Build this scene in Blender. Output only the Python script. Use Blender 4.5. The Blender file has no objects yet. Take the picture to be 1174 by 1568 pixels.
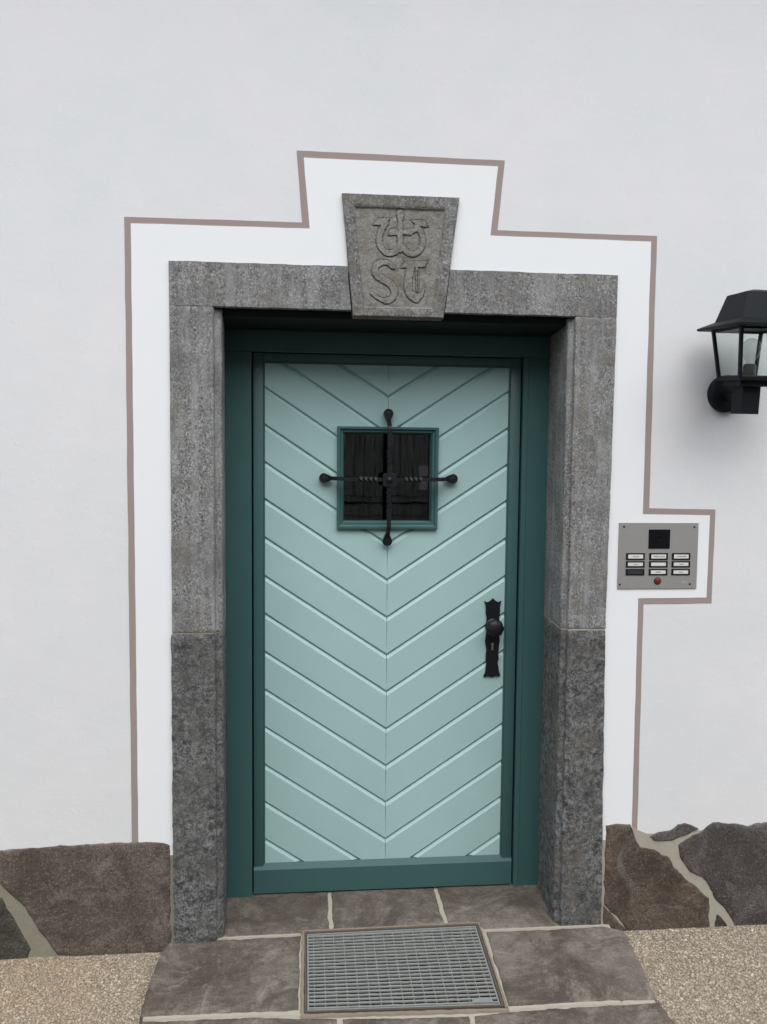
import bpy, bmesh, math, random
import numpy as np
from mathutils import Vector, Matrix, noise

R = math.radians
random.seed(7)
rng = np.random.default_rng(7)
SC = bpy.context.scene
COL = SC.collection

# ------------------------------------------------------------------ camera
cam_d = bpy.data.cameras.new('camera')
cam = bpy.data.objects.new('camera', cam_d)
COL.objects.link(cam)
SC.camera = cam
cam_d.sensor_fit = 'VERTICAL'
cam_d.sensor_height = 36.0
cam_d.lens = 1132.0 / 1568.0 * 36.0
cam_d.clip_end = 500
cam_d.clip_start = 0.05
PITCH, YAW, ROLL = R(-3.539), R(-4.896), R(-0.539)
M = Matrix.Rotation(YAW, 4, 'Z') @ Matrix.Rotation(PITCH, 4, 'X') @ Matrix.Rotation(ROLL, 4, 'Y') @ Matrix.Rotation(R(90), 4, 'X')
cam.matrix_world = Matrix.Translation((0, -2.43, 1.6)) @ M

# ------------------------------------------------------------------ light
SUN_EL, SUN_AZ = R(58), R(3)          # azimuth: turned from straight in front of the wall towards the right
w = bpy.data.worlds.new('World')
SC.world = w
w.use_nodes = True
nt = w.node_tree
nt.nodes.clear()
sky = nt.nodes.new('ShaderNodeTexSky')
sky.sky_type = 'NISHITA'
sky.sun_disc = False
sky.sun_elevation = SUN_EL
sky.sun_rotation = R(180) - SUN_AZ
sky.air_density = 1.0
sky.dust_density = 2.0
sky.ozone_density = 1.0
hs = nt.nodes.new('ShaderNodeHueSaturation')
hs.inputs['Saturation'].default_value = 0.36
bg = nt.nodes.new('ShaderNodeBackground')
bg.inputs['Strength'].default_value = 0.13
out = nt.nodes.new('ShaderNodeOutputWorld')
nt.links.new(sky.outputs[0], hs.inputs['Color'])
nt.links.new(hs.outputs[0], bg.inputs[0])
nt.links.new(bg.outputs[0], out.inputs[0])
sl = bpy.data.lights.new('sun', 'SUN')
sl.energy = 1.5
sl.angle = R(84)
sl.color = (1.0, 0.985, 0.97)
sun = bpy.data.objects.new('sun', sl)
COL.objects.link(sun)
d = Vector((math.sin(SUN_AZ) * math.cos(SUN_EL), -math.cos(SUN_AZ) * math.cos(SUN_EL), math.sin(SUN_EL)))
sun.rotation_euler = d.to_track_quat('Z', 'Y').to_euler()
SC.view_settings.view_transform = 'Standard'
SC.view_settings.look = 'None'
SC.view_settings.gamma = 1.0
SC.view_settings.exposure = 1.15
SC.cycles.max_bounces = 10
SC.cycles.transparent_max_bounces = 12

# ------------------------------------------------------------------ helpers
def link(o, parent=None):
    COL.objects.link(o)
    if parent is not None:
        o.parent = parent
    return o

def meta(o, label=None, cat=None, group=None, kind=None):
    if label: o['label'] = label
    if cat: o['category'] = cat
    if group: o['group'] = group
    if kind: o['kind'] = kind
    return o

def thing(name, label, cat, group=None, kind=None, loc=(0, 0, 0)):
    o = bpy.data.objects.new(name, None)
    o.empty_display_size = 0.1
    o.location = loc
    link(o)
    return meta(o, label, cat, group, kind)

def mesh_obj(name, verts, faces, mat, parent=None, smooth=None):
    me = bpy.data.meshes.new(name)
    me.from_pydata([tuple(v) for v in verts], [], faces)
    me.validate()
    me.update()
    return from_mesh(name, me, mat, parent, smooth)

def from_mesh(name, me, mat, parent=None, smooth=None):
    if mat is not None:
        me.materials.append(mat)
    if smooth is not None:
        me.shade_smooth()
        me.set_sharp_from_angle(angle=R(smooth))
    return link(bpy.data.objects.new(name, me), parent)

def bm_obj(name, bm, mat, parent=None, smooth=None):
    bmesh.ops.recalc_face_normals(bm, faces=bm.faces)
    me = bpy.data.meshes.new(name)
    bm.to_mesh(me)
    bm.free()
    return from_mesh(name, me, mat, parent, smooth)

def bm_box(bm, x0, x1, y0, y1, z0, z1, bev=0.0, seg=1):
    r = bmesh.ops.create_cube(bm, size=1.0)
    vs = r['verts']
    for v in vs:
        v.co = Vector((x0 + (v.co.x + .5) * (x1 - x0), y0 + (v.co.y + .5) * (y1 - y0), z0 + (v.co.z + .5) * (z1 - z0)))
    if bev > 0:
        es = list({e for v in vs for e in v.link_edges})
        bmesh.ops.bevel(bm, geom=es, offset=bev, segments=seg, affect='EDGES', profile=0.5)

def box(name, x0, x1, y0, y1, z0, z1, mat, parent=None, bev=0.0, seg=1):
    bm = bmesh.new()
    bm_box(bm, x0, x1, y0, y1, z0, z1, bev, seg)
    return bm_obj(name, bm, mat, parent, 35 if bev > 0 and seg > 1 else None)

def poly_prism(name, pts, y0, y1, mat, parent=None, bev=0.0):
    """outline in the x-z plane, from y0 (front) back to y1"""
    bm = bmesh.new()
    f = [bm.verts.new((x, y0, z)) for x, z in pts]
    b = [bm.verts.new((x, y1, z)) for x, z in pts]
    bm.faces.new(f)
    bm.faces.new(b[::-1])
    n = len(pts)
    for i in range(n):
        bm.faces.new((f[i], f[(i + 1) % n], b[(i + 1) % n], b[i]))
    if bev > 0:
        es = [e for e in bm.edges if all(v in f for v in e.verts)]
        bmesh.ops.bevel(bm, geom=es, offset=bev, segments=2, affect='EDGES')
    return bm_obj(name, bm, mat, parent, 35)

def tube_mesh(path, rad, n=10, square=False, twist=None, caps=True):
    """swept round or square section; rad may be a list"""
    verts, faces = [], []
    P = [Vector(p) for p in path]
    m = len(P)
    up = Vector((0, 0, 1))
    t0 = (P[1] - P[0]).normalized()
    if abs(t0.dot(up)) > 0.9: up = Vector((0, 1, 0))
    a = (up - t0 * up.dot(t0)).normalized()
    for i, p in enumerate(P):
        t = (P[min(i + 1, m - 1)] - P[max(i - 1, 0)]).normalized()
        a = (a - t * a.dot(t)).normalized()
        b = t.cross(a)
        r = rad[i] if isinstance(rad, (list, tuple)) else rad
        tw = twist[i] if twist else 0
        for k in range(4 if square else n):
            th = 2 * math.pi * k / (4 if square else n) + tw + (math.pi / 4 if square else 0)
            rr = r * (1.35 if square else 1)
            verts.append(p + (a * math.cos(th) + b * math.sin(th)) * rr)
    q = 4 if square else n
    for i in range(m - 1):
        for k in range(q):
            faces.append((i * q + k, i * q + (k + 1) % q, (i + 1) * q + (k + 1) % q, (i + 1) * q + k))
    if caps:
        faces.append(tuple(range(q))[::-1])
        faces.append(tuple(range((m - 1) * q, m * q)))
    return verts, faces

def lathe_mesh(prof, n=32, axis='y', c=(0, 0, 0)):
    """prof: (radius, height) pairs, turned about an axis through c"""
    verts, faces = [], []
    for r, h in prof:
        for k in range(n):
            th = 2 * math.pi * k / n
            u, v = r * math.cos(th), r * math.sin(th)
            if axis == 'y': verts.append((c[0] + u, c[1] + h, c[2] + v))
            else: verts.append((c[0] + u, c[1] + v, c[2] + h))
    m = len(prof)
    for i in range(m - 1):
        for k in range(n):
            faces.append((i * n + k, i * n + (k + 1) % n, (i + 1) * n + (k + 1) % n, (i + 1) * n + k))
    faces.append(tuple(range(n))[::-1])
    faces.append(tuple(range((m - 1) * n, m * n)))
    return verts, faces

def lathe(name, prof, mat, parent, n=32, axis='y', c=(0, 0, 0)):
    v, f = lathe_mesh(prof, n, axis, c)
    bm = bmesh.new()
    bv = [bm.verts.new(p) for p in v]
    for q in f: bm.faces.new([bv[i] for i in q])
    return bm_obj(name, bm, mat, parent, 40)

def fbm(x, y, z, s, o=4):
    return noise.fractal(Vector((x * s, y * s, z * s)), 1.0, 2.0, o)

# ------------------------------------------------------------------ materials
class Mat:
    def __init__(self, name, rough=0.6, spec=0.5, metal=0.0):
        self.m = bpy.data.materials.new(name)
        self.m.use_nodes = True
        self.nt = self.m.node_tree
        self.b = self.nt.nodes['Principled BSDF']
        self.b.inputs['Roughness'].default_value = rough
        self.b.inputs['Specular IOR Level'].default_value = spec
        self.b.inputs['Metallic'].default_value = metal
        self.tc = self.nt.nodes.new('ShaderNodeTexCoord')
        self.bump_prev = None
    def set(self, key, v):
        if hasattr(v, 'is_linked') or isinstance(v, bpy.types.NodeSocket): self.nt.links.new(v, self.b.inputs[key])
        else: self.b.inputs[key].default_value = v
    def co(self, scale=(1, 1, 1), rot=(0, 0, 0)):
        n = self.nt.nodes.new('ShaderNodeMapping')
        n.inputs['Scale'].default_value = scale
        n.inputs['Rotation'].default_value = rot
        self.nt.links.new(self.tc.outputs['Object'], n.inputs['Vector'])
        return n.outputs[0]
    def noise(self, scale, detail=4, rough=0.55, co=None, dist=0.0):
        n = self.nt.nodes.new('ShaderNodeTexNoise')
        n.inputs['Scale'].default_value = scale
        n.inputs['Detail'].default_value = detail
        n.inputs['Roughness'].default_value = rough
        n.inputs['Distortion'].default_value = dist
        self.nt.links.new(co if co else self.tc.outputs['Object'], n.inputs['Vector'])
        return n.outputs['Fac']
    def voro(self, scale, co=None, feature='F1', out='Distance'):
        n = self.nt.nodes.new('ShaderNodeTexVoronoi')
        n.feature = feature
        n.inputs['Scale'].default_value = scale
        self.nt.links.new(co if co else self.tc.outputs['Object'], n.inputs['Vector'])
        return n.outputs[out]
    def ramp(self, fac, stops):
        n = self.nt.nodes.new('ShaderNodeValToRGB')
        e = n.color_ramp.elements
        while len(e) < len(stops): e.new(0.5)
        for i, (p, c) in enumerate(stops):
            e[i].position = p
            e[i].color = (c, c, c, 1) if isinstance(c, (int, float)) else (*c, 1)
        self.nt.links.new(fac, n.inputs[0])
        return n.outputs[0]
    def mix(self, fac, a, b, mode='MIX'):
        n = self.nt.nodes.new('ShaderNodeMix')
        n.data_type = 'RGBA'
        n.blend_type = mode
        for s, v in ((n.inputs[0], fac), (n.inputs[6], a), (n.inputs[7], b)):
            if isinstance(v, bpy.types.NodeSocket): self.nt.links.new(v, s)
            elif isinstance(v, (int, float)): s.default_value = v
            else: s.default_value = (*v, 1)
        return n.outputs[2]
    def attr(self, name):
        n = self.nt.nodes.new('ShaderNodeAttribute')
        n.attribute_name = name
        return n
    def bump(self, h, strength, dist):
        n = self.nt.nodes.new('ShaderNodeBump')
        n.inputs['Strength'].default_value = strength
        n.inputs['Distance'].default_value = dist
        self.nt.links.new(h, n.inputs['Height'])
        if self.bump_prev: self.nt.links.new(self.bump_prev, n.inputs['Normal'])
        self.bump_prev = n.outputs[0]
        self.nt.links.new(n.outputs[0], self.b.inputs['Normal'])

def G(v): return (v, v, v)

def mat_plaster():
    m = Mat('white_plaster', 0.9, 0.25)
    c = m.mix(m.ramp(m.noise(2.1, 7, 0.65), [(0.38, 0.0), (0.62, 1.0)]), (0.635, 0.668, 0.672), (0.69, 0.690, 0.705))
    c = m.mix(m.ramp(m.noise(9, 6, 0.65), [(0.35, 0.0), (0.75, 0.55)]), c, (0.675, 0.66, 0.675))
    spots = m.ramp(m.noise(46, 3, 0.6), [(0.72, 0.0), (0.80, 0.35)])
    c = m.mix(spots, c, (0.55, 0.55, 0.54))
    m.set('Base Color', c)
    m.bump(m.noise(7, 6, 0.6, m.co((1, 1, 1.3), (0, 0.3, 0))), 0.15, 0.009)
    m.bump(m.ramp(m.noise(2.2, 7, 0.6, m.co((0.7, 1, 1.6), (0, 0.5, 0)), 1.5), [(0.44, 0.0), (0.56, 1.0)]), 0.05, 0.004)
    m.bump(m.noise(60, 5, 0.65), 0.15, 0.003)
    m.bump(m.ramp(m.noise(38, 2, 0.5), [(0.70, 0.0), (0.78, 1.0)]), 0.16, 0.002)
    m.bump(m.noise(260, 3, 0.6), 0.22, 0.0015)
    return m.m

def mat_flat(name, col, rough=0.85, var=0.05, bump=0.12, bscale=80, spec=0.3):
    m = Mat(name, rough, spec)
    c2 = tuple(v * (1 - var * 2) for v in col)
    m.set('Base Color', m.mix(m.noise(6, 5, 0.6), col, c2))
    m.bump(m.noise(bscale, 4, 0.6), bump, 0.002)
    return m.m

def mat_granite(name, lo, hi, pits=0.0, streak=0.5, tint=(0.16, 0.15, 0.115), blot=0.0, off=0.0, rough=0.88, panel=False):
    """speckled stone: coarse grain, dark mica, pale feldspar, rain streaks, lichen; blot adds centimetre sized pale patches"""
    m = Mat(name, rough, 0.3)
    sh = m.nt.nodes.new('ShaderNodeMapping')
    sh.inputs['Location'].default_value = (off, off * .7, off * 1.3)
    m.nt.links.new(m.tc.outputs['Object'], sh.inputs['Vector'])
    base = sh.outputs[0]
    grain = m.noise(88, 5, 0.8, base)
    c = m.mix(m.ramp(grain, [(0.36, 0.0), (0.64, 1.0)]), G(lo * 0.72), G(hi * 1.12))
    dark = m.ramp(m.noise(120, 4, 0.8, base, 0.3), [(0.36, 1.0), (0.47, 0.0)])
    c = m.mix(dark, c, (lo * 0.45, lo * 0.44, lo * 0.46))
    cell = m.voro(230, base, out='Color')
    c = m.mix(m.ramp(cell, [(0.22, 0.8), (0.30, 0.0)]), c, (lo * 0.36, lo * 0.35, lo * 0.36))
    cell2 = m.voro(200, m.co((1.15, 1, 0.95), (0.2, 0.1, 0)), out='Color')
    c = m.mix(m.ramp(cell2, [(0.68, 0.0), (0.78, 0.75)]), c, (hi * 1.6, hi * 1.58, hi * 1.50))
    white = m.ramp(m.noise(105, 3, 0.75, m.co((1.1, 0.9, 1))), [(0.57, 0.0), (0.70, 0.9)])
    c = m.mix(white, c, (hi * 1.7, hi * 1.68, hi * 1.62))
    if blot:
        b1 = m.ramp(m.noise(42, 6, 0.8, base, 0.6), [(0.50, 0.0), (0.60, blot)])
        c = m.mix(b1, c, (hi * 1.60, hi * 1.68, hi * 1.68))
        b2 = m.ramp(m.noise(33, 6, 0.8, m.co((1, 1, 1.2), (0.3, 0.5, 0))), [(0.40, blot), (0.49, 0.0)])
        c = m.mix(b2, c, (lo * 0.36, lo * 0.37, lo * 0.36))
    st = m.ramp(m.noise(24, 6, 0.65, m.co((1.5, 1.5, 0.14))), [(0.46, 0.0), (0.66, streak)])
    c = m.mix(st, c, (hi * 1.28, hi * 1.33, hi * 1.31))
    big = m.ramp(m.noise(6, 6, 0.7, base), [(0.36, 0.6), (0.56, 0.0)])
    c = m.mix(big, c, (lo * 0.68, lo * 0.66, lo * 0.66))
    th = m.ramp(m.noise(9.5, 7, 0.75, m.co((1, 1, 0.8), (0.4, 0, 0))), [(0.49, 0.0), (0.70, 0.65)])
    c = m.mix(th, c, tint)
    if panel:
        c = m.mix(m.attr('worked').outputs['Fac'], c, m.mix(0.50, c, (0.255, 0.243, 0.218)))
        c = m.mix(m.attr('grime').outputs['Fac'], c, (0.045, 0.043, 0.042))  # shade painted into the colour along the carved outlines
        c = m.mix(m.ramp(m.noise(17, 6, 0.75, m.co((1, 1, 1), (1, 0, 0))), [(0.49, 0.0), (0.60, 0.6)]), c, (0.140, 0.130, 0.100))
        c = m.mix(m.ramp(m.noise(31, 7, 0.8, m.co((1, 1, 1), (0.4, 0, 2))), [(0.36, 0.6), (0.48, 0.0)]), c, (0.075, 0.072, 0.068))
    m.set('Base Color', c)
    m.bump(m.noise(22, 5, 0.65), 0.4, 0.005)
    m.bump(grain, 0.5, 0.0025)
    if pits:
        m.bump(m.noise(34, 5, 0.75, base, 0.8), pits, 0.006)
    return m.m

def mat_slate(name, a, b, c3, bump=0.5, scuff=0.5, rust=None, mottle=1.0, spk=1.0):
    """riven stone: cloudy tone, cleft lines, scuffs, mineral specks"""
    m = Mat(name, 0.78, 0.35)
    c = m.mix(m.ramp(m.noise(5, 8, 0.72, dist=0.6), [(0.34, 0.0), (0.62, 1.0)]), a, b)
    c = m.mix(m.ramp(m.noise(16, 8, 0.78, m.co((1, 1.6, 1), (0, 0, 0.5)), 0.5), [(0.49, 0.0), (0.66, scuff)]), c, c3)
    c = m.mix(m.ramp(m.noise(12, 8, 0.78, m.co((1.5, 1, 1.4), (0, 0.4, 1.1)), 0.7), [(0.33, 0.75 * mottle), (0.47, 0.0)]), c, tuple(v * 0.50 for v in a))
    if rust:
        c = m.mix(m.ramp(m.noise(4.2, 6, 0.7, m.co((1, 1, 1), (0.7, 0.2, 0))), [(0.50, 0.0), (0.64, 0.75)]), c, rust)
    cl = m.ramp(m.noise(3.2, 7, 0.62, m.co((1, 3.2, 2.6), (0, 0.25, 0.35)), 1.2), [(0.480, 0.0), (0.5, 0.28), (0.520, 0.0)])
    c = m.mix(cl, c, tuple(v * 1.35 for v in c3))
    g = m.noise(125, 5, 0.85)
    c = m.mix(m.ramp(g, [(0.36, 0.8 * spk), (0.5, 0.0)]), c, tuple(v * 0.40 for v in a))
    c = m.mix(m.ramp(m.noise(135, 3, 0.85, m.co((1, 1, 1.1))), [(0.56, 0.0), (0.70, 0.8 * spk)]), c, tuple(v * 2.0 for v in b))
    stain = m.ramp(m.noise(3.4, 9, 0.8, m.co((1, 1, 1), (0.9, 0.3, 0.2)), 0.9), [(0.40, 0.8 * mottle), (0.47, 0.45 * mottle), (0.55, 0.0)])
    c = m.mix(stain, c, (a[0] * 0.62, a[1] * 0.58, a[2] * 0.54))
    pale = m.ramp(m.noise(4.6, 9, 0.78, m.co((1.3, 1, 1), (0.1, 0.8, 0.6)), 1.2), [(0.54, 0.0), (0.66, 0.6)])
    c = m.mix(pale, c, tuple(v * 1.25 for v in c3))
    cell = m.voro(260, out='Color')
    c = m.mix(m.ramp(cell, [(0.20, 0.55 * spk), (0.30, 0.0)]), c, tuple(v * 0.45 for v in a))
    c = m.mix(m.ramp(cell, [(0.78, 0.0), (0.86, 0.55 * spk)]), c, tuple(v * 1.7 for v in b))
    m.set('Base Color', c)
    m.bump(m.noise(13, 8, 0.72, dist=0.4), bump, 0.012)
    m.bump(m.noise(75, 6, 0.75), 0.6, 0.004)
    return m.m

def mat_mortar(name, a, b):
    m = Mat(name, 0.95, 0.2)
    c = m.mix(m.noise(14, 6, 0.7), a, b)
    c = m.mix(m.ramp(m.noise(120, 3, 0.7), [(0.55, 0.0), (0.75, 0.6)]), c, tuple(v * 0.55 for v in a))
    m.set('Base Color', c)
    m.bump(m.noise(60, 5, 0.7), 0.6, 0.003)
    return m.m

def mat_paint(name, col, rough=0.42, grain=0.12):
    m = Mat(name, rough, 0.5)
    n = m.noise(4, 5, 0.6)
    c = m.mix(m.ramp(n, [(0.3, 0.0), (0.7, 1.0)]), col, tuple(v * 0.93 for v in col))
    c = m.mix(m.ramp(m.noise(30, 6, 0.75), [(0.62, 0.0), (0.8, 0.25)]), c, tuple(min(1, v * 1.25 + 0.02) for v in col))
    m.set('Base Color', c)
    oi = m.nt.nodes.new('ShaderNodeObjectInfo')
    c = m.mix(m.ramp(oi.outputs['Random'], [(0.0, 0.0), (1.0, 0.5)]), c, tuple(v * 0.90 for v in col))
    c = m.mix(m.ramp(m.noise(3, 7, 0.75, m.co((1, 1, 0.6))), [(0.5, 0.0), (0.72, 0.35)]), c, tuple(v * 0.88 for v in col))
    m.set('Base Color', c)
    m.set('Roughness', m.ramp(m.noise(18, 4), [(0.3, rough - 0.06), (0.7, rough + 0.1)]))
    m.bump(m.noise(45, 4, 0.6, m.co((1, 1, 0.25))), grain, 0.0012)
    return m.m

def mat_simple(name, col, rough=0.5, metal=0.0, spec=0.5, bump=0.15, bscale=120, var=0.12):
    m = Mat(name, rough, spec, metal)
    c = m.mix(m.noise(25, 5, 0.7), col, tuple(v * (1 - 2 * var) for v in col))
    m.set('Base Color', c)
    if bump: m.bump(m.noise(bscale, 4, 0.6), bump, 0.001)
    return m.m

def mat_glass(name, ior=1.5, tint=1.0, rough=0.0):
    m = bpy.data.materials.new(name)
    m.use_nodes = True
    nt = m.node_tree
    nt.nodes.clear()
    o = nt.nodes.new('ShaderNodeOutputMaterial')
    mx = nt.nodes.new('ShaderNodeMixShader')
    lw = nt.nodes.new('ShaderNodeLayerWeight')
    p5 = nt.nodes.new('ShaderNodeMath'); p5.operation = 'POWER'; p5.inputs[1].default_value = 5.0
    fr = nt.nodes.new('ShaderNodeMath'); fr.operation = 'MULTIPLY_ADD'
    f0 = ((ior - 1) / (ior + 1)) ** 2
    fr.inputs[1].default_value = 1 - f0; fr.inputs[2].default_value = f0
    nt.links.new(lw.outputs['Facing'], p5.inputs[0])
    nt.links.new(p5.outputs[0], fr.inputs[0])
    t = nt.nodes.new('ShaderNodeBsdfTransparent')
    t.inputs[0].default_value = (tint * 0.97, tint * 0.99, tint * 0.98, 1)
    g = nt.nodes.new('ShaderNodeBsdfGlossy')
    g.inputs['Roughness'].default_value = rough
    tc = nt.nodes.new('ShaderNodeTexCoord')
    n = nt.nodes.new('ShaderNodeTexNoise')
    n.inputs['Scale'].default_value = 9
    bp = nt.nodes.new('ShaderNodeBump')
    bp.inputs['Strength'].default_value = 0.04
    bp.inputs['Distance'].default_value = 0.004
    nt.links.new(tc.outputs['Object'], n.inputs['Vector'])
    nt.links.new(n.outputs['Fac'], bp.inputs['Height'])
    nt.links.new(bp.outputs[0], g.inputs['Normal'])
    nt.links.new(fr.outputs[0], mx.inputs[0])
    nt.links.new(t.outputs[0], mx.inputs[1])
    nt.links.new(g.outputs[0], mx.inputs[2])
    nt.links.new(mx.outputs[0], o.inputs[0])
    return m

def mat_ground(name, col_attr=False):
    m = Mat(name, 0.8, 0.4)
    if col_attr:
        a = m.attr('tone').outputs['Fac']
        c = m.ramp(a, [(0.0, (0.13, 0.11, 0.088)), (0.22, (0.22, 0.185, 0.142)), (0.5, (0.325, 0.275, 0.208)), (0.8, (0.42, 0.37, 0.295)), (1.0, (0.58, 0.53, 0.45))])
        sx = m.nt.nodes.new('ShaderNodeSeparateXYZ')
        m.nt.links.new(m.tc.outputs['Object'], sx.inputs[0])
        mr = m.nt.nodes.new('ShaderNodeMapRange')
        mr.inputs[1].default_value = -.45; mr.inputs[2].default_value = -1.0; mr.inputs[3].default_value = 0.12; mr.inputs[4].default_value = 0.85
        m.nt.links.new(sx.outputs[0], mr.inputs[0])
        st = m.nt.nodes.new('ShaderNodeMath'); st.operation = 'MULTIPLY'
        m.nt.links.new(m.ramp(m.noise(3.1, 4), [(0.36, 0.25), (0.62, 0.85)]), st.inputs[0])
        m.nt.links.new(mr.outputs[0], st.inputs[1])
        c = m.mix(st.outputs[0], c, m.mix(0.35, (0.43, 0.28, 0.15), c))
        m.set('Base Color', c)
        return m.m
    v = m.voro(150, out='Color')
    c = m.ramp(v, [(0.0, (0.16, 0.14, 0.11)), (0.5, (0.33, 0.29, 0.22)), (1.0, (0.5, 0.46, 0.38))])
    c = m.mix(m.ramp(m.voro(150), [(0.25, 0.0), (0.6, 0.8)]), c, (0.20, 0.17, 0.13))
    m.set('Base Color', c)
    m.bump(m.ramp(m.voro(150), [(0.0, 1.0), (0.7, 0.0)]), 0.7, 0.004)
    return m.m

MT = dict(
    plaster=mat_plaster(),
    band=mat_flat('smooth_white_paint', (0.765, 0.785, 0.80), 0.8, 0.015, 0.12, 50),
    stripe=mat_flat('taupe_paint', (0.315, 0.262, 0.245), 0.85, 0.05, 0.25, 90),
    gran=mat_granite('grey_granite', 0.150, 0.235, streak=0.7),
    gran_b=mat_granite('grey_granite_b', 0.150, 0.235, streak=0.8, off=3.7),
    gran2=mat_granite('dark_weathered_granite', 0.080, 0.145, pits=0.4, streak=0.2, tint=(0.12, 0.118, 0.10), blot=0.95),
    gran2_b=mat_granite('dark_weathered_granite_b', 0.08, 0.135, pits=0.35, streak=0.2, tint=(0.13, 0.115, 0.09), blot=1.0, off=5.1),
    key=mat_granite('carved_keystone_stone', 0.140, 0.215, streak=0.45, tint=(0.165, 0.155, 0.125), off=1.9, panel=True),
    slab=mat_slate('grey_brown_slab', (0.090, 0.075, 0.062), (0.175, 0.152, 0.128), (0.235, 0.212, 0.188), 0.5, 0.6, (0.080, 0.066, 0.054), 1.0, 0.35),
    plinth=mat_slate('brown_plinth_stone', (0.092, 0.074, 0.060), (0.150, 0.124, 0.103), (0.172, 0.150, 0.134), 0.7, 0.4),
    plinth_r=mat_slate('rust_brown_plinth_stone', (0.075, 0.056, 0.044), (0.125, 0.096, 0.075), (0.165, 0.145, 0.122), 0.8, 0.4, (0.125, 0.082, 0.046)),
    plinth_p=mat_slate('purple_grey_plinth_stone', (0.076, 0.065, 0.063), (0.122, 0.106, 0.103), (0.150, 0.130, 0.127), 0.8, 0.4),
    plinth_d=mat_slate('dark_green_grey_stone', (0.050, 0.047, 0.038), (0.090, 0.085, 0.070), (0.12, 0.11, 0.10), 0.8, 0.3),
    mortar=mat_mortar('pale_mortar', (0.41, 0.385, 0.32), (0.31, 0.285, 0.235)),
    mortar2=mat_mortar('sandy_mortar', (0.27, 0.225, 0.165), (0.17, 0.14, 0.11)),
    mortar_g=mat_mortar('grey_green_mortar', (0.27, 0.26, 0.20), (0.20, 0.19, 0.145)),
    dark_green=mat_paint('dark_teal_paint', (0.042, 0.108, 0.105), 0.4),
    lining=mat_simple('dark_stained_wood', (0.012, 0.020, 0.020), 0.6, 0, 0.3, 0.2, 40),  # near-black colour stands in for the shade under the lintel
    mint=mat_paint('pale_teal_paint', (0.340, 0.510, 0.500), 0.45, 0.1),
    iron=mat_simple('black_wrought_iron', (0.006, 0.007, 0.010), 0.5, 0.0, 0.35, 0.3),
    lampblack=mat_simple('black_lamp_metal', (0.006, 0.009, 0.012), 0.55, 0.0, 0.2, 0.08),
    steel=mat_simple('brushed_steel', (0.36, 0.355, 0.34), 0.5, 0.45, 0.5, 0.08, 200, 0.03),
    galv=mat_simple('galvanised_steel', (0.36, 0.365, 0.35), 0.55, 0.25, 0.5, 0.25, 90, 0.25),
    rim=mat_simple('dirty_steel_rim', (0.14, 0.12, 0.10), 0.65, 0.3, 0.4, 0.3, 60, 0.25),
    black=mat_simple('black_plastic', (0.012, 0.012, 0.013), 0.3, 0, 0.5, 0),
    camglass=mat_simple('dark_lens_glass', (0.006, 0.006, 0.008), 0.12, 0, 0.5, 0),
    label=mat_simple('white_name_card', (0.62, 0.62, 0.60), 0.5, 0, 0.5, 0, var=0.02),
    label_d=mat_simple('dark_blank_name_card', (0.045, 0.04, 0.045), 0.3, 0, 0.5, 0),
    ink=mat_simple('ink', (0.16, 0.16, 0.16), 0.7, 0, 0.2, 0),
    red=mat_simple('dark_red_plastic', (0.16, 0.022, 0.018), 0.3, 0, 0.5, 0),
    silver=mat_simple('silver_print', (0.55, 0.55, 0.54), 0.5, 0.2, 0.5, 0),
    brass=mat_simple('worn_lock_metal', (0.5, 0.42, 0.33), 0.35, 0.8, 0.5, 0),
    glass=mat_glass('window_glass', 1.62, 0.85),
    lglass=mat_glass('lantern_glass', 1.5, 0.99),
    bulbglass=mat_glass('bulb_glass', 1.6, 0.9),
    ceramic=mat_simple('lamp_holder_brown', (0.06, 0.045, 0.04), 0.4, 0, 0.5, 0),
    ground=mat_ground('washed_pebble_concrete'),
    yard=mat_simple('asphalt_yard', (0.055, 0.055, 0.052), 0.9, 0, 0.3, 0.4, 90),  # unseen ground made dark to cut light bounced into the door recess
    pebble=mat_ground('pebbles', True),
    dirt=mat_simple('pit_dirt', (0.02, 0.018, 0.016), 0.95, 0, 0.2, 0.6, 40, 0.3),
    roofwood=mat_simple('roof_boards', (0.12, 0.08, 0.05), 0.8, 0, 0.3, 0.3, 30),
    tile=mat_simple('roof_tile', (0.14, 0.07, 0.05), 0.85, 0, 0.3, 0.3, 30),
    hall=mat_simple('hall_plaster', (0.30, 0.28, 0.25), 0.9, 0, 0.2, 0.1),
    cloth=mat_simple('white_curtain', (0.86, 0.86, 0.85), 0.9, 0, 0.2, 0),  # for the pale panel added across the yard
)
def mat_barn():
    m = Mat('weathered_barn_wood', 0.85, 0.2)
    g = m.noise(6, 6, 0.7, m.co((6, 1, 0.35)))
    m.set('Base Color', m.mix(m.ramp(g, [(0.35, 0.0), (0.65, 1.0)]), (0.13, 0.13, 0.12), (0.50, 0.49, 0.45)))
    m.bump(g, 0.4, 0.01)
    return m.m
MT['barn'] = mat_barn()

# ------------------------------------------------------------------ ground
GZ = -0.030
def ring_sheet(name, X, Y, hx, hy, z, thick, mat):
    """ground sheet with a rectangular well where the doorstep is let in"""
    bm = bmesh.new()
    for a in ((X[0], X[1], Y[0], hy[0]), (X[0], X[1], hy[1], Y[1]), (X[0], hx[0], hy[0], hy[1]), (hx[1], X[1], hy[0], hy[1])):
        bm_box(bm, a[0], a[1], a[2], a[3], z - thick, z)
    o = bm_obj(name, bm, mat)
    return meta(o, kind='structure')
ring_sheet('ground', (-80, 80), (-80, 80), (-.40, .93), (-.72, .30), GZ - .012, .2, MT['yard'])
ring_sheet('path', (-9, 9), (-1.3, .25), (-.41, .94), (-.73, .24), GZ - .002, .1, MT['ground'])

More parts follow.
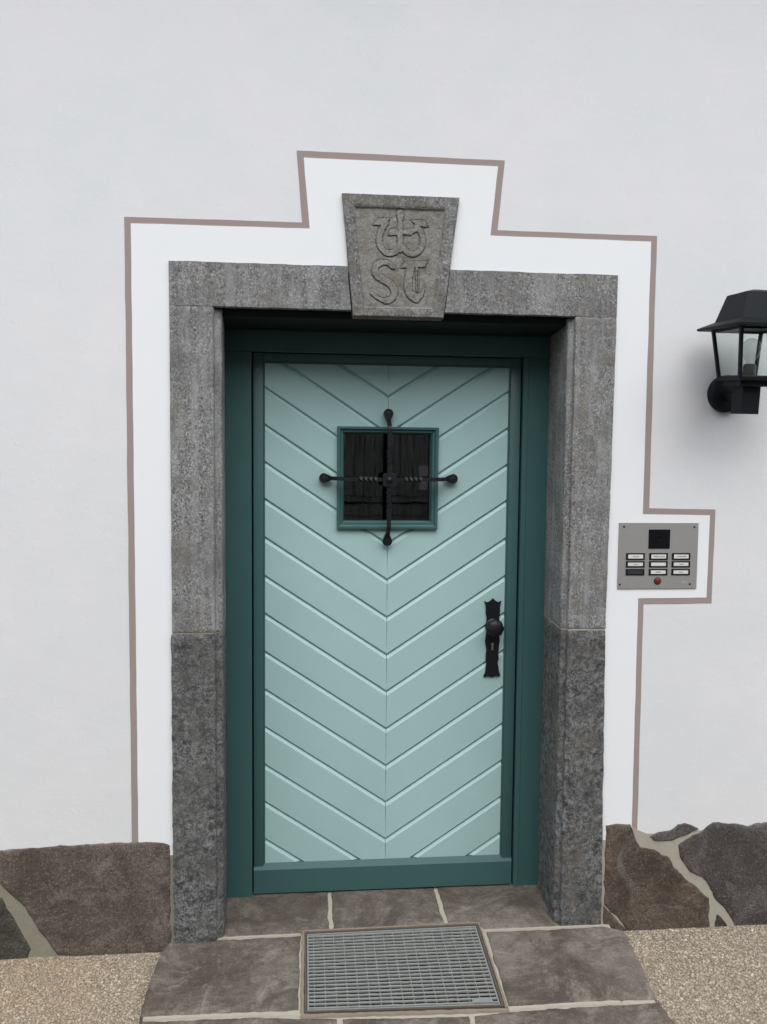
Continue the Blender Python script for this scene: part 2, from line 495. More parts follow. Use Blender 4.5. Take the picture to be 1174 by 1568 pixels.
# ------------------------------------------------------------------ house wall
WY = 0.010                         # plaster face; the stone door surround stands 1 cm proud at y = 0
wx0, wx1, wz1 = -7.0, 8.0, 4.75
ox0, ox1, oz1 = -0.465, 0.965, 2.225
def wall_mesh():
    bm = bmesh.new()
    X = [wx0, -1.6, ox0, ox1, 2.0, wx1]
    Z = [-0.3, 0.30, oz1, 3.2, wz1]
    for i in range(5):
        for k in range(4):
            if i == 2 and k < 2: continue
            bm_box(bm, X[i], X[i + 1], WY, WY + 0.42, Z[k], Z[k + 1])
    bmesh.ops.remove_doubles(bm, verts=bm.verts, dist=1e-5)
    # drop the inner walls between neighbouring boxes
    seen = {}
    for f in list(bm.faces):
        key = tuple(sorted(v.index for v in f.verts))
        seen.setdefault(key, []).append(f)
    return bm
bm = wall_mesh()
bm.verts.index_update()
seen = {}
for f in bm.faces: seen.setdefault(frozenset(v.index for v in f.verts), []).append(f)
bmesh.ops.delete(bm, geom=[f for fs in seen.values() if len(fs) > 1 for f in fs], context='FACES')
wall = bm_obj('house_wall', bm, MT['plaster'])
meta(wall, 'rough white plastered house wall with a taupe painted stripe framing the doorway', 'wall')

def wob(pts, amp=0.0011, step=0.04, seed=0.0):
    """a hand painted edge: the outline resampled with a slight waver"""
    o = []
    n = len(pts)
    for i in range(n):
        a, b = Vector(pts[i]), Vector(pts[(i + 1) % n])
        L = (b - a).length
        k = max(1, int(L / step))
        t = (b - a) / max(L, 1e-6)
        nn = Vector((-t.y, t.x))
        for j in range(k):
            p = a + (b - a) * j / k
            q = noise.noise(Vector((p.x * 9 + seed, p.y * 9, seed))) * amp + noise.noise(Vector((p.x * 50 + seed, p.y * 50, seed))) * amp * .6
            o.append((p + nn * (q if j else 0))[:])
    return o

def flat_poly(name, pts, y, thick, mat, parent):
    """concave outline as a thin coat of paint or plaster"""
    from mathutils.geometry import tessellate_polygon
    P = [Vector((x, y, z)) for x, z in pts]
    tr = tessellate_polygon([P])
    n = len(P)
    verts = P + [p + Vector((0, thick, 0)) for p in P]
    bm = bmesh.new()
    bv = [bm.verts.new(v) for v in verts]
    for t in tr: bm.faces.new([bv[i] for i in t])
    for i in range(n):
        bm.faces.new((bv[i], bv[(i + 1) % n], bv[(i + 1) % n + n], bv[i + n]))
    o = bm_obj(name, bm, mat, parent)
    return o

O = [(-.6176, .300), (-.6182, 2.3755), (-.0617, 2.3785), (-.0800, 2.6020), (.5958, 2.6004), (.5757, 2.3772), (1.1185, 2.3772),
     (1.1208, 1.4655), (1.3577, 1.4620), (1.3560, 1.1360), (1.1115, 1.1349), (1.1145, .300)]
I = [(-.5962, .300), (-.5982, 2.3560), (-.0378, 2.3600), (-.0572, 2.5812), (.5735, 2.5804), (.5524, 2.3590), (1.0982, 2.3580),
     (1.0985, 1.4448), (1.3385, 1.4420), (1.3365, 1.1557), (1.0915, 1.1547), (1.0935, .300)]
jo = [(-.474, .300), (-.474, 2.236), (.085, 2.236), (.072, 2.462), (.438, 2.462), (.42, 2.236), (.976, 2.236), (.970, 1.1), (.972, .300)]
Iw = wob(I, seed=3.1)[:-1 * max(1, int((I[-1][0] - I[0][0]) / 0.04))]
Iw.append(I[-1])
Ow = wob(O, seed=8.7)[:-1 * max(1, int((O[-1][0] - O[0][0]) / 0.04))]
Ow.append(O[-1])
flat_poly('white_band', Iw + jo[::-1], WY - 0.0022, 0.003, MT['band'], wall)
flat_poly('painted_stripe', Ow + Iw[::-1], WY - 0.0014, 0.002, MT['stripe'], wall)

# overhang added out of view to shade the upper wall; hall behind the door
roof = thing('roof', 'boarded roof overhang above the white house wall', 'roof')
mesh_obj('soffit', [(wx0 - .3, -.75, 4.5), (wx1 + .3, -.75, 4.5), (wx1 + .3, .6, 4.95), (wx0 - .3, .6, 4.95),
                    (wx0 - .3, -.75, 4.54), (wx1 + .3, -.75, 4.54), (wx1 + .3, .6, 4.99), (wx0 - .3, .6, 4.99)],
         [(0, 3, 2, 1), (4, 5, 6, 7), (0, 1, 5, 4), (1, 2, 6, 5), (2, 3, 7, 6), (3, 0, 4, 7)], MT['roofwood'], roof)
mesh_obj('tiles', [(wx0 - .35, -.80, 4.545), (wx1 + .35, -.80, 4.545), (wx1 + .35, 4.6, 6.35), (wx0 - .35, 4.6, 6.35),
                   (wx0 - .35, -.80, 4.61), (wx1 + .35, -.80, 4.61), (wx1 + .35, 4.6, 6.41), (wx0 - .35, 4.6, 6.41)],
         [(0, 3, 2, 1), (4, 5, 6, 7), (0, 1, 5, 4), (1, 2, 6, 5), (2, 3, 7, 6), (3, 0, 4, 7)], MT['tile'], roof)
hall = thing('hallway', None, None, kind='structure')
bm = bmesh.new()
bm_box(bm, -1.2, 1.7, 0.431, 3.4, -0.02, 2.6)
front = [f for f in bm.faces if all(abs(v.co.y - .431) < 1e-4 for v in f.verts)]
bmesh.ops.delete(bm, geom=front, context='FACES')
bm_obj('hallway_shell', bm, MT['hall'], hall)

# ------------------------------------------------------------------ rough stones (radial grids)
def densify(pts, step):
    o = []
    n = len(pts)
    for i in range(n):
        a, b = Vector(pts[i]), Vector(pts[(i + 1) % n])
        k = max(1, int(round((b - a).length / step)))
        o += [a + (b - a) * j / k for j in range(k)]
    return o

def rough_stone(name, pts, mat, parent, frame, thick=0.05, amp=0.0025, edge=0.006, jag=0.0025, step=0.012, scale=9, seed=0.0, centre=None, free=None):
    """pts: outline in (u, v); frame(u, v, h) -> xyz, h up out of the face. A worn edge and an uneven face."""
    P = densify(pts, step)
    c = Vector(centre) if centre else sum(P, Vector((0, 0))) / len(P)
    Q = []
    for p in P:
        dirv = (p - c).normalized()
        j = noise.noise(Vector((p.x * 22 + seed, p.y * 22, seed))) * jag + noise.noise(Vector((p.x * 90, p.y * 90, seed))) * jag * .5
        Q.append(p + dirv * j)
    n = len(Q)
    rm = sum((q - c).length for q in Q) / n
    ins = [(0.0, -thick), (0.0, -edge * 1.0), (edge * .3, -edge * .35), (edge, -edge * .06)]
    rings = [[(q + (c - q).normalized() * min(i, (c - q).length * .8), h) for q in Q] for i, h in ins]
    base = [r[0] for r in rings[-1]]
    K = 14
    for k in range(1, K):
        s = (k / K) ** 1.0
        rings.append([(b + (c - b) * s, 0.0) for b in base])
    verts, faces = [], []
    for ri, ring in enumerate(rings):
        for (q, h) in ring:
            hh = h
            if ri >= 2:
                f = min(1.0, (ri - 1) / 3)
                hh += fbm(q.x + seed, q.y, seed, scale, 5) * amp * f
            verts.append(frame(q.x, q.y, hh))
    verts.append(frame(c.x, c.y, fbm(c.x + seed, c.y, seed, scale, 5) * amp))
    m = len(rings)
    for r in range(m - 1):
        for i in range(n):
            faces.append((r * n + i, r * n + (i + 1) % n, (r + 1) * n + (i + 1) % n, (r + 1) * n + i))
    for i in range(n):
        faces.append(((m - 1) * n + i, (m - 1) * n + (i + 1) % n, m * n))
    bm = bmesh.new()
    bv = [bm.verts.new(v) for v in verts]
    for f in faces: bm.faces.new([bv[i] for i in f])
    bm.faces.new([bv[i] for i in range(n)][::-1])
    return bm_obj(name, bm, mat, parent, 50)

def up(z0=0.0, tx=0.0, ty=0.0):
    return lambda u, v, h: (u, v, z0 + h + tx * u + ty * v)
def facing(y0):
    return lambda u, v, h: (u, y0 - h, v)

# ------------------------------------------------------------------ doorstep
step = thing('doorstep', 'grey brown natural stone slabs with pale mortar joints laid as doorstep before the green door', 'doorstep')
mb = []
bm = bmesh.new()
def mortar_poly(bm, pts, z0, z1):
    t = [bm.verts.new((x, y, z1)) for x, y in pts]
    b = [bm.verts.new((x, y, z0)) for x, y in pts]
    bm.faces.new(t); bm.faces.new(b[::-1])
    n = len(pts)
    for i in range(n): bm.faces.new((t[i], b[i], b[(i + 1) % n], t[(i + 1) % n]))
mortar_poly(bm, [(-.49, .01), (-.495, -.80), (-.050, -.80), (-.056, .40), (-.34, .40), (-.345, .01)], -.09, -.0052)
mortar_poly(bm, [(.562, .40), (.565, -.80), (1.005, -.80), (1.02, .01), (.85, .01), (.85, .40)], -.09, -.0052)
mortar_poly(bm, [(-.056, .40), (-.056, .034), (.562, .037), (.562, .40)], -.09, -.0052)
mortar_poly(bm, [(-.050, -.362), (-.050, -.80), (.565, -.80), (.562, -.372)], -.09, -.0052)
mo = bm_obj('mortar', bm, MT['mortar'], step)
slabs = [
    # threshold row
    ([(-.335, .024), (-.060, .026), (-.054, .036), (.0365, .040), (.0310, .40), (-.345, .40)], 0.0, 1.1),
    ([(.0500, .040), (.4420, .044), (.4330, .40), (.0440, .40)], -.0006, 2.2),
    ([(.4560, .043), (.5640, .040), (.5730, .003), (.842, .003), (.85, .40), (.4460, .40)], .0004, 3.3),
    # slabs left and right of the grating
    ([(-.500, .012), (-.062, .012), (-.058, -.330), (-.20, -.331), (-.516, -.326), (-.523, -.20), (-.515, -.035)], .0, 4.4),
    ([(.5760, -.013), (1.000, -.010), (1.055, -.036), (1.041, -.20), (1.020, -.363), (.72, -.362), (.566, -.360), (.570, -.18)], .0005, 5.5),
    # front row
    ([(-.505, -.345), (-.18, -.352), (.055, -.374), (.066, -.80), (-.49, -.80), (-.52, -.60)], -.001, 6.6),
    ([(.0690, -.376), (.4390, -.392), (.4560, -.79), (.0800, -.79)], -.0015, 7.7),
    ([(.4530, -.392), (.56, -.384), (.80, -.378), (1.023, -.379), (1.032, -.46), (1.012, -.80), (.4700, -.79)], -.0008, 8.8),
]
for pts, z, sd in slabs:
    rough_stone('paving_slab', pts, MT['slab'], step, up(z), thick=.06, amp=.0026, edge=.007, jag=.005, seed=sd, scale=6)

# ------------------------------------------------------------------ boot grating
grate = thing('floor_grating', 'rectangular galvanised steel boot scraper grating set flush in the doorstep slabs', 'grating')
q00, q10, q11, q01 = Vector((-.046, .026)), Vector((.554, .031)), Vector((.549, -.363)), Vector((-.038, -.346))
def gp(u, v, z):
    p = (q00 * (1 - u) + q10 * u) * (1 - v) + (q01 * (1 - u) + q11 * u) * v
    return Vector((p.x, p.y, z))
def gquad(bm, u0, u1, v0, v1, z0, z1):
    t = [bm.verts.new(gp(u, v, z1)) for u, v in ((u0, v0), (u1, v0), (u1, v1), (u0, v1))]
    b = [bm.verts.new(gp(u, v, z0)) for u, v in ((u0, v0), (u1, v0), (u1, v1), (u0, v1))]
    bm.faces.new(t); bm.faces.new(b[::-1])
    for i in range(4): bm.faces.new((t[i], b[i], b[(i + 1) % 4], t[(i + 1) % 4]))
for (u0, u1, v0, v1) in ((-.004, 1.004, -.006, .012), (-.004, 1.004, .988, 1.006), (-.004, .008, .012, .988), (.992, 1.004, .012, .988)):
    bm = bmesh.new(); gquad(bm, u0, u1, v0, v1, -.045, .0012)
    bm_obj('rim_bar', bm, MT['rim'], grate)
for (u0, u1, v0, v1) in ((.011, .989, .017, .030), (.011, .989, .970, .983), (.011, .019, .030, .970), (.981, .989, .030, .970)):
    bm = bmesh.new(); gquad(bm, u0, u1, v0, v1, -.026, -.0012)
    bm_obj('edge_bar', bm, MT['galv'], grate)
NB, NC = 22, 17
for i in range(NB):
    v = .030 + (.94) * (i + .5) / NB
    bm = bmesh.new()
    hv = .0078
    K = 34
    secs = []
    for k in range(K + 1):
        u = .019 + .962 * k / K
        dz = -.0016 + random.uniform(-.0006, .0004)
        dv = random.uniform(-.0012, .0012)
        secs.append([bm.verts.new(gp(u, v - hv + dv, dz)), bm.verts.new(gp(u, v + hv + dv, dz)), bm.verts.new(gp(u, v + hv + dv, -.0058)), bm.verts.new(gp(u, v - hv + dv, -.0058))])
    for k in range(K):
        a, b = secs[k], secs[k + 1]
        for j in range(4): bm.faces.new((a[j], b[j], b[(j + 1) % 4], a[(j + 1) % 4]))
    bm_obj('bearing_bar', bm, MT['galv'], grate)
for i in range(NC):
    u = .019 + .962 * (i + .5) / NC
    bm = bmesh.new(); gquad(bm, u - .0014, u + .0014, .030, .970, -.022, -.0028)
    bm_obj('cross_bar', bm, MT['galv'], grate)
bm = bmesh.new(); gquad(bm, .85, .955, .918, .955, -.003, .0004)
bm_obj('maker_plate', bm, MT['galv'], grate)
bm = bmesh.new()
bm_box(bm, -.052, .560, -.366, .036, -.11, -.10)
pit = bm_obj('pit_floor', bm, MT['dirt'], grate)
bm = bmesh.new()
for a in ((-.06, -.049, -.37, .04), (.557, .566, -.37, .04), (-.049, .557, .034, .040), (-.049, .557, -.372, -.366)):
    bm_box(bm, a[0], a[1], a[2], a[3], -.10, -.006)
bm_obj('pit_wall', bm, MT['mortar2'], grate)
# mortar bead round the grating
def bead(name, path, wdt, z, mat, parent, seed):
    bm = bmesh.new()
    P = densify_open(path, .012)
    L, Rr = [], []
    for i, p in enumerate(P):
        t = (P[min(i + 1, len(P) - 1)] - P[max(i - 1, 0)]).normalized()
        nn = Vector((-t.y, t.x))
        w1 = wdt * (.5 + .28 * noise.noise(Vector((p.x * 35, p.y * 35, seed))))
        w2 = wdt * (.5 + .28 * noise.noise(Vector((p.x * 35, p.y * 35, seed + 9))))
        hz = z + noise.noise(Vector((p.x * 60, p.y * 60, seed))) * .0008
        L.append([bm.verts.new((*(p + nn * w1), z - .006)), bm.verts.new((*(p + nn * w1 * .7), hz)), bm.verts.new((*(p - nn * w2 * .7), hz)), bm.verts.new((*(p - nn * w2), z - .006))])
    for i in range(len(L) - 1):
        for j in range(3): bm.faces.new((L[i][j], L[i + 1][j], L[i + 1][j + 1], L[i][j + 1]))
    return bm_obj(name, bm, mat, parent, 60)
def densify_open(pts, step):
    o = []
    for i in range(len(pts) - 1):
        a, b = Vector(pts[i]), Vector(pts[i + 1])
        k = max(1, int(round((b - a).length / step)))
        o += [a + (b - a) * j / k for j in range(k)]
    o.append(Vector(pts[-1]))
    return o
bead('mortar_bead', [(-.053, .036), (.559, .041)], .009, .0006, MT['mortar2'], step, 1)
bead('mortar_bead', [(.562, .040), (.557, -.372)], .008, .0008, MT['mortar2'], step, 2)
bead('mortar_bead', [(-.052, .036), (-.047, -.355)], .012, .0004, MT['mortar2'], step, 3)
bead('mortar_bead', [(-.052, -.358), (.2, -.366), (.562, -.378)], .014, .0006, MT['mortar2'], step, 4)
bead('mortar_bead', [(-.505, -.3355), (-.2, -.3405), (-.05, -.352)], .016, .0002, MT['mortar'], step, 5)
bead('mortar_bead', [(.562, -.374), (.72, -.370), (.905, -.371)], .016, .0002, MT['mortar'], step, 6)
bead('mortar_bead', [(.565, -.005), (.842, -.004), (.988, -.006)], .010, .0010, MT['mortar'], step, 7)
bead('mortar_bead', [(-.478, .016), (-.335, .018), (-.06, .0195)], .010, .0006, MT['mortar'], step, 8)

# ------------------------------------------------------------------ plinth stones
PY = 0.005
pl_l = thing('stone_plinth', 'brown stone plinth with one broad slab and a dark corner stone left of the doorway', 'plinth', 'natural stone plinths under the white wall')
rough_stone('plinth_stone', [(-.494, -.04), (-.492, .335), (-.512, .3455), (-.618, .349), (-.723, .350), (-.80, .345), (-.8475, .3452), (-.93, .339), (-1.03, .337), (-1.09, .330), (-1.06, .250), (-1.033, .215), (-.965, .140), (-.914, .050), (-.862, -.027), (-.80, -.04)],
            MT['plinth'], pl_l, facing(PY), .05, .004, .006, .006, seed=11, scale=7)
rough_stone('plinth_stone', [(-1.035, .176), (-1.012, .130), (-.985, .08), (-.945, -.005), (-.96, -.05), (-1.45, -.05), (-1.47, .10), (-1.40, .17), (-1.2, .20)],
            MT['plinth_d'], pl_l, facing(PY), .05, .003, .008, .005, seed=12, scale=7)
rough_stone('plinth_stone', [(-1.108, .33), (-1.075, .255), (-1.06, .215), (-1.2, .225), (-1.43, .195), (-1.60, .22), (-1.62, .32), (-1.4, .345)],
            MT['plinth_r'], pl_l, facing(PY), .05, .005, .010, .004, seed=13, scale=7)
rough_stone('plinth_stone', [(-1.49, -.05), (-1.50, .10), (-1.43, .165), (-1.62, .19), (-1.9, .33), (-2.3, .34), (-2.32, -.05)],
            MT['plinth'], pl_l, facing(PY), .05, .005, .010, .004, seed=14, scale=7)
box('mortar', -2.31, -.484, PY + .0040, .02, -.08, .310, MT['mortar_g'], pl_l)
pl_r = thing('stone_plinth', 'rust brown and purple grey stone plinth split by a forked pale mortar joint', 'plinth', 'natural stone plinths under the white wall')
S = [
    ([(1.096, -.05), (1.091, -.030), (1.026, .038), (1.000, .0655), (1.000, .352), (1.045, .358), (1.087, .357), (1.096, .330), (1.104, .302), (1.128, .272), (1.180, .262), (1.207, .240), (1.235, .234), (1.273, .173), (1.329, .123), (1.388, .072), (1.395, -.05)], 'plinth_r', 21, (1.17, .13)),
    ([(1.160, .307), (1.178, .293), (1.241, .289), (1.300, .313), (1.346, .331), (1.323, .340), (1.295, .353), (1.263, .345), (1.233, .327), (1.19, .322)], 'plinth_p', 22, (1.262, .318)),
    ([(1.264, .273), (1.272, .228), (1.307, .177), (1.362, .154), (1.401, .086), (1.484, -.021), (1.49, -.05), (1.93, -.05), (1.90, .22), (1.88, .345), (1.72, .352), (1.585, .347), (1.522, .335), (1.449, .346), (1.395, .350), (1.362, .330), (1.305, .300)], 'plinth_p', 23, (1.56, .15)),
    ([(1.094, -.05), (1.0895, -.031), (1.025, .0365), (1.000, .063), (1.000, -.05)], 'plinth_r', 26, (1.03, -.01)),
    ([(1.408, -.04), (1.412, -.017), (1.419, .012), (1.455, -.018), (1.465, -.04)], 'plinth_d', 24, (1.43, -.02)),
    ([(1.95, -.05), (1.92, .22), (1.90, .34), (2.2, .33), (2.5, .345), (2.52, -.05)], 'plinth', 25, (2.2, .14)),
]
for pts, mm, sd, c in S:
    rough_stone('plinth_stone', pts, MT[mm], pl_r, facing(PY - .0005), .05, .003, .006, .0075, seed=sd, scale=7, centre=c)
flat_poly('mortar', [(.986, -.08), (.986, .352), (1.09, .350), (1.118, .332), (1.15, .318), (1.235, .318), (1.30, .322), (1.36, .325), (1.36, .30), (2.51, .30), (2.51, -.08)], PY + .0035, .014, MT['mortar'], pl_r)
# far run of plinth out of the picture keeps the wall's foot stone
box('plinth_run', -7.0, -2.33, PY, .016, -.08, .335, MT['plinth'], pl_l, .006)
box('plinth_run', 2.54, 8.0, PY, .016, -.08, .335, MT['plinth'], pl_r, .006)

# ------------------------------------------------------------------ stone door surround
sur = thing('door_surround', 'weathered grey granite door surround of jambs and lintel with a carved keystone', 'door surround')

def sweep_block(name, prof, z0, z1, mat, parent, amp=.0012, seed=0.0, dz=.012, axis='z', shift=None):
    """prof: closed (x, y) outline, swept up in z; shift(z) -> dx for the outer side (leaning joints). Noise displaced, rounded ends."""
    P = []
    n0 = len(prof)
    for i in range(n0):
        a, b = Vector(prof[i]), Vector(prof[(i + 1) % n0])
        vis = min(a.y, b.y) < .3
        k = max(1, int((b - a).length / .012)) if vis and max(a.y, b.y) < .28 else 1
        P += [a + (b - a) * j / k for j in range(k)]
    n = len(P)
    c = sum(P, Vector((0, 0))) / n
    m = max(2, int((z1 - z0) / dz))
    zs = [z0, z0 + .0015] + [z0 + .003 + (z1 - z0 - .006) * k / m for k in range(m + 1)] + [z1 - .0015, z1]
    ins = [.003, .0009] + [0] * (m + 1) + [.0009, .003]
    verts = []
    for z, s in zip(zs, ins):
        for p in P:
            x, y = p.x, p.y
            e = (c - p).normalized() * s
            dn = Vector((fbm(x + seed, y, z, 14, 4), fbm(x, y + seed, z + 7, 14, 4))) * amp
            dn += Vector((noise.noise(Vector((x * 70, y * 70, z * 70 + seed))), noise.noise(Vector((x * 70 + 5, y * 70, z * 70 + seed))))) * amp * .5
            if y > .27: dn = Vector((0, 0))
            sx = shift(x, z) if shift else 0.0
            verts.append((x + e.x + dn.x + sx, y + e.y + dn.y, z))
    bm = bmesh.new()
    bv = [bm.verts.new(v) for v in verts]
    M_ = len(zs)
    for r in range(M_ - 1):
        for i in range(n): bm.faces.new((bv[r * n + i], bv[r * n + (i + 1) % n], bv[(r + 1) * n + (i + 1) % n], bv[(r + 1) * n + i]))
    bm.faces.new([bv[i] for i in range(n)][::-1])
    bm.faces.new([bv[(M_ - 1) * n + i] for i in range(n)])
    return bm_obj(name, bm, mat, parent, 32)

profL = [(-.480, .0), (-.346, .0), (-.3425, .003), (-.3415, .014), (-.333, .0165), (-.326, .019), (-.3205, .023), (-.319, .030), (-.3195, .055), (-.338, .252), (-.338, .30), (-.480, .30)]
profR = [(.845, .0), (.980, .0), (.980, .30), (.8375, .30), (.8375, .252), (.8255, .055), (.8245, .030), (.826, .023), (.831, .019), (.838, .0165), (.8425, .014), (.8435, .003)]
profL = profL[::-1]; profR = profR[::-1]
ZJ = 1.048
sweep_block('jamb_stone', profL, -.004, ZJ - .0025, MT['gran2'], sur, .0020, 1.0, shift=lambda x, z: -.003 if x < -.45 else 0)
sweep_block('jamb_stone', profL, ZJ + .0025, 2.1008, MT['gran'], sur, .0012, 2.0)
sweep_block('jamb_stone', profR, -.006, ZJ - .003, MT['gran2_b'], sur, .0017, 3.0, shift=lambda x, z: (.0095 - .014 * max(0, z) / ZJ) if x > .95 else 0)
sweep_block('jamb_stone', profR, ZJ + .0025, 2.1012, MT['gran_b'], sur, .0012, 4.0, shift=lambda x, z: (-.005 + .009 * (z - ZJ) / 1.05) if x > .95 else 0)
# pale mortar in the jamb joints
sweep_block('joint', [(x - .0016, y + .0016) if x > -.47 else (x + .001, y + .0016) for x, y in profL], ZJ - .005, ZJ + .005, MT['mortar_g'], sur, .0004, 7.0)
sweep_block('joint', [(x + .0016, y + .0016) if x < .97 else (x - .006, y + .0016) for x, y in profR], ZJ - .005, ZJ + .005, MT['mortar'], sur, .0004, 8.0)

def lintel(name, x0t, x0b, x1t, x1b, seed, ytop=2.2425):
    """block with the stepped arris along its lower edge; ends may slope against the keystone"""
    prof = [(0.0, ytop), (0.0, 2.1050), (.003, 2.1025), (.012, 2.1020), (.016, 2.1250), (.30, 2.1250), (.30, ytop)]
    P = []
    for i in range(len(prof)):
        a, b = Vector(prof[i]), Vector(prof[(i + 1) % len(prof)])
        k = max(1, int((b - a).length / .012)) if max(a.x, b.x) < .1 else 1
        P += [a + (b - a) * j / k for j in range(k)]
    n = len(P)
    L = int((x1b - x0b) / .012)
    us = [0, .002] + [.004 + .992 * k / L for k in range(L + 1)] + [.998, 1]
    bm = bmesh.new()
    rows = []
    for q, u in enumerate(us):
        row = []
        for p in P:
            y, z = p.x, p.y
            tz = min(1, max(0, (z - 2.08) / .16))
            a = x0b + (x0t - x0b) * tz; b = x1b + (x1t - x1b) * tz
            x = a + (b - a) * u
            e = .002 if q in (0, len(us) - 1) else 0
            dy = fbm(x + seed, y, z, 14, 4) * .0012 + e
            dz = fbm(x, y + seed, z, 18, 4) * .0014
            if y > .2: dy = dz = 0
            row.append(bm.verts.new((x, y + dy, z + dz - (e if z > 2.2 else 0))))
        rows.append(row)
    for r in range(len(rows) - 1):
        for i in range(n): bm.faces.new((rows[r][i], rows[r][(i + 1) % n], rows[r + 1][(i + 1) % n], rows[r + 1][i]))
    bm.faces.new(rows[0][::-1]); bm.faces.new(rows[-1])
    return bm_obj(name, bm, MT['gran'], sur, 32)
box('joint', -.4785, -.346, .0010, .05, 2.0985, 2.1045, MT['gran_b'], sur)
box('joint', .848, .980, .0012, .05, 2.0990, 2.1050, MT['gran_b'], sur)
lintel('lintel_stone', -.4815, -.4810, .0845, .1000, 5.0)
lintel('lintel_stone', .4185, .4000, .9850, .9845, 6.0)
# the arris strip is cut back at both ends so that the jamb face runs up to the lintel corner

# keystone: a carved height field
def seg_dist(px, pz, pts, w):
    """distance outside a stroke with a width along it (negative inside)"""
    d = np.full(px.shape, 9.0)
    for i in range(len(pts) - 1):
        ax, az = pts[i]; bx, bz = pts[i + 1]
        wa = w[i] if isinstance(w, (list, tuple)) else w
        wb = w[i + 1] if isinstance(w, (list, tuple)) else w
        vx, vz = bx - ax, bz - az
        L2 = vx * vx + vz * vz + 1e-12
        t = np.clip(((px - ax) * vx + (pz - az) * vz) / L2, 0, 1)
        dd = np.hypot(px - ax - t * vx, pz - az - t * vz) - (wa + (wb - wa) * t)
        d = np.minimum(d, dd)
    return d
def poly_dist(px, pz, pts):
    """signed distance to a polygon, negative inside"""
    d = np.full(px.shape, 9.0)
    ins = np.zeros(px.shape, bool)
    n = len(pts)
    for i in range(n):
        ax, az = pts[i]; bx, bz = pts[(i + 1) % n]
        vx, vz = bx - ax, bz - az
        t = np.clip(((px - ax) * vx + (pz - az) * vz) / (vx * vx + vz * vz), 0, 1)
        d = np.minimum(d, np.hypot(px - ax - t * vx, pz - az - t * vz))
        c = ((az > pz) != (bz > pz)) & (px < (bx - ax) * (pz - az) / (bz - az + 1e-12) + ax)
        ins ^= c
    return np.where(ins, -d, d)

def catmull(pts, k=6):
    o = []
    P = [np.array(p, float) for p in pts]
    P = [2 * P[0] - P[1]] + P + [2 * P[-1] - P[-2]]
    for i in range(1, len(P) - 2):
        for j in range(k):
            t = j / k
            a, b, c, d_ = P[i - 1], P[i], P[i + 1], P[i + 2]
            o.append(tuple(.5 * ((2 * b) + (c - a) * t + (2 * a - 5 * b + 4 * c - d_) * t * t + (-a + 3 * b - 3 * c + d_) * t ** 3)))
    o.append(tuple(P[-2]))
    return o

# keystone corners (x, z): top left/right, bottom left/right
KTL, KTR, KBL, KBR = (.0645, 2.4710), (.4455, 2.4715), (.1030, 2.0845), (.3985, 2.0850)
NU, NV = 250, 300
uu, vv = np.meshgrid(np.linspace(0, 1, NU), np.linspace(0, 1, NV))
lx = KTL[0] + (KBL[0] - KTL[0]) * vv; rx = KTR[0] + (KBR[0] - KTR[0]) * vv
KX = lx + (rx - lx) * uu
KZ = (KTL[1] + (KTR[1] - KTL[1]) * uu) * (1 - vv) + (KBL[1] + (KBR[1] - KBL[1]) * uu) * vv
# letters were measured on a crop of the stone: this maps that crop onto the stone's face
def kp(x, y):
    v = (y - (85 + (x - 120) * .035)) / 945.0
    xl = 120 + 85 * v; xr = 1035 - 125 * v
    u = (x - xl) / (xr - xl)
    a = KTL[0] + (KBL[0] - KTL[0]) * v; b = KTR[0] + (KBR[0] - KTR[0]) * v
    return (a + (b - a) * u, KTL[1] + (KBL[1] - KTL[1]) * v)
def kps(L): return [kp(*p) for p in L]
panel = kps([(212, 182), (932, 207), (880, 600), (832, 990), (285, 975), (243, 560)])
PD = poly_dist(KX, KZ, panel)
s = .0004                       # metres per crop pixel
letters = [
    seg_dist(KX, KZ, catmull(kps([(458, 315), (425, 370), (408, 430), (415, 490), (450, 535), (500, 548), (548, 525), (572, 490)])), [w * s for w in ([26] * 43)]),
    seg_dist(KX, KZ, kps([(572, 240), (572, 300), (570, 420), (570, 520)]), [34 * s, 22 * s, 26 * s, 26 * s]),
    seg_dist(KX, KZ, catmull(kps([(590, 500), (630, 545), (680, 553), (728, 520), (748, 450), (735, 390), (700, 345)])), [24 * s] * 37),
    poly_dist(KX, KZ, kps([(352, 332), (402, 272), (500, 274), (458, 332)])),
    poly_dist(KX, KZ, kps([(648, 290), (762, 292), (792, 348), (700, 340)])),
    poly_dist(KX, KZ, kps([(472, 412), (492, 358), (545, 352), (568, 408)])),
    poly_dist(KX, KZ, kps([(578, 402), (600, 362), (690, 352), (740, 358), (650, 412)])),
    seg_dist(KX, KZ, catmull(kps([(515, 655), (470, 622), (420, 622), (378, 655), (380, 705), (425, 745), (490, 785), (525, 835), (515, 890), (465, 918), (405, 900), (352, 860)])), [s * w for w in ([20] * 12 + [27] * 12 + [30] * 20 + [26] * 12 + [16] * 11)]),
    poly_dist(KX, KZ, kps([(568, 665), (605, 612), (796, 606), (762, 660)])),
    seg_dist(KX, KZ, catmull(kps([(655, 650), (640, 720), (632, 800), (645, 860), (695, 905)])), [s * w for w in [34] * 25]),
    seg_dist(KX, KZ, catmull(kps([(700, 650), (704, 740), (706, 840)])), [s * w for w in [14] * 13]),
    seg_dist(KX, KZ, catmull(kps([(700, 905), (740, 870), (760, 805)])), [s * w for w in [24, 24, 23, 22, 21, 20, 18, 16, 14, 12, 10, 8, 6]]),
]
LD = np.minimum.reduce(letters)
LD = LD + .0011 * np.sin(KX * 310 + 2.2 * np.sin(KZ * 170)) * np.sin(KZ * 270 + 1.7 * np.sin(KX * 190 + 1))     # chisel-worn outlines
GAP = np.abs(seg_dist(KX, KZ, kps([(704, 690), (706, 845)]), 0.0))
h = np.zeros(KX.shape)
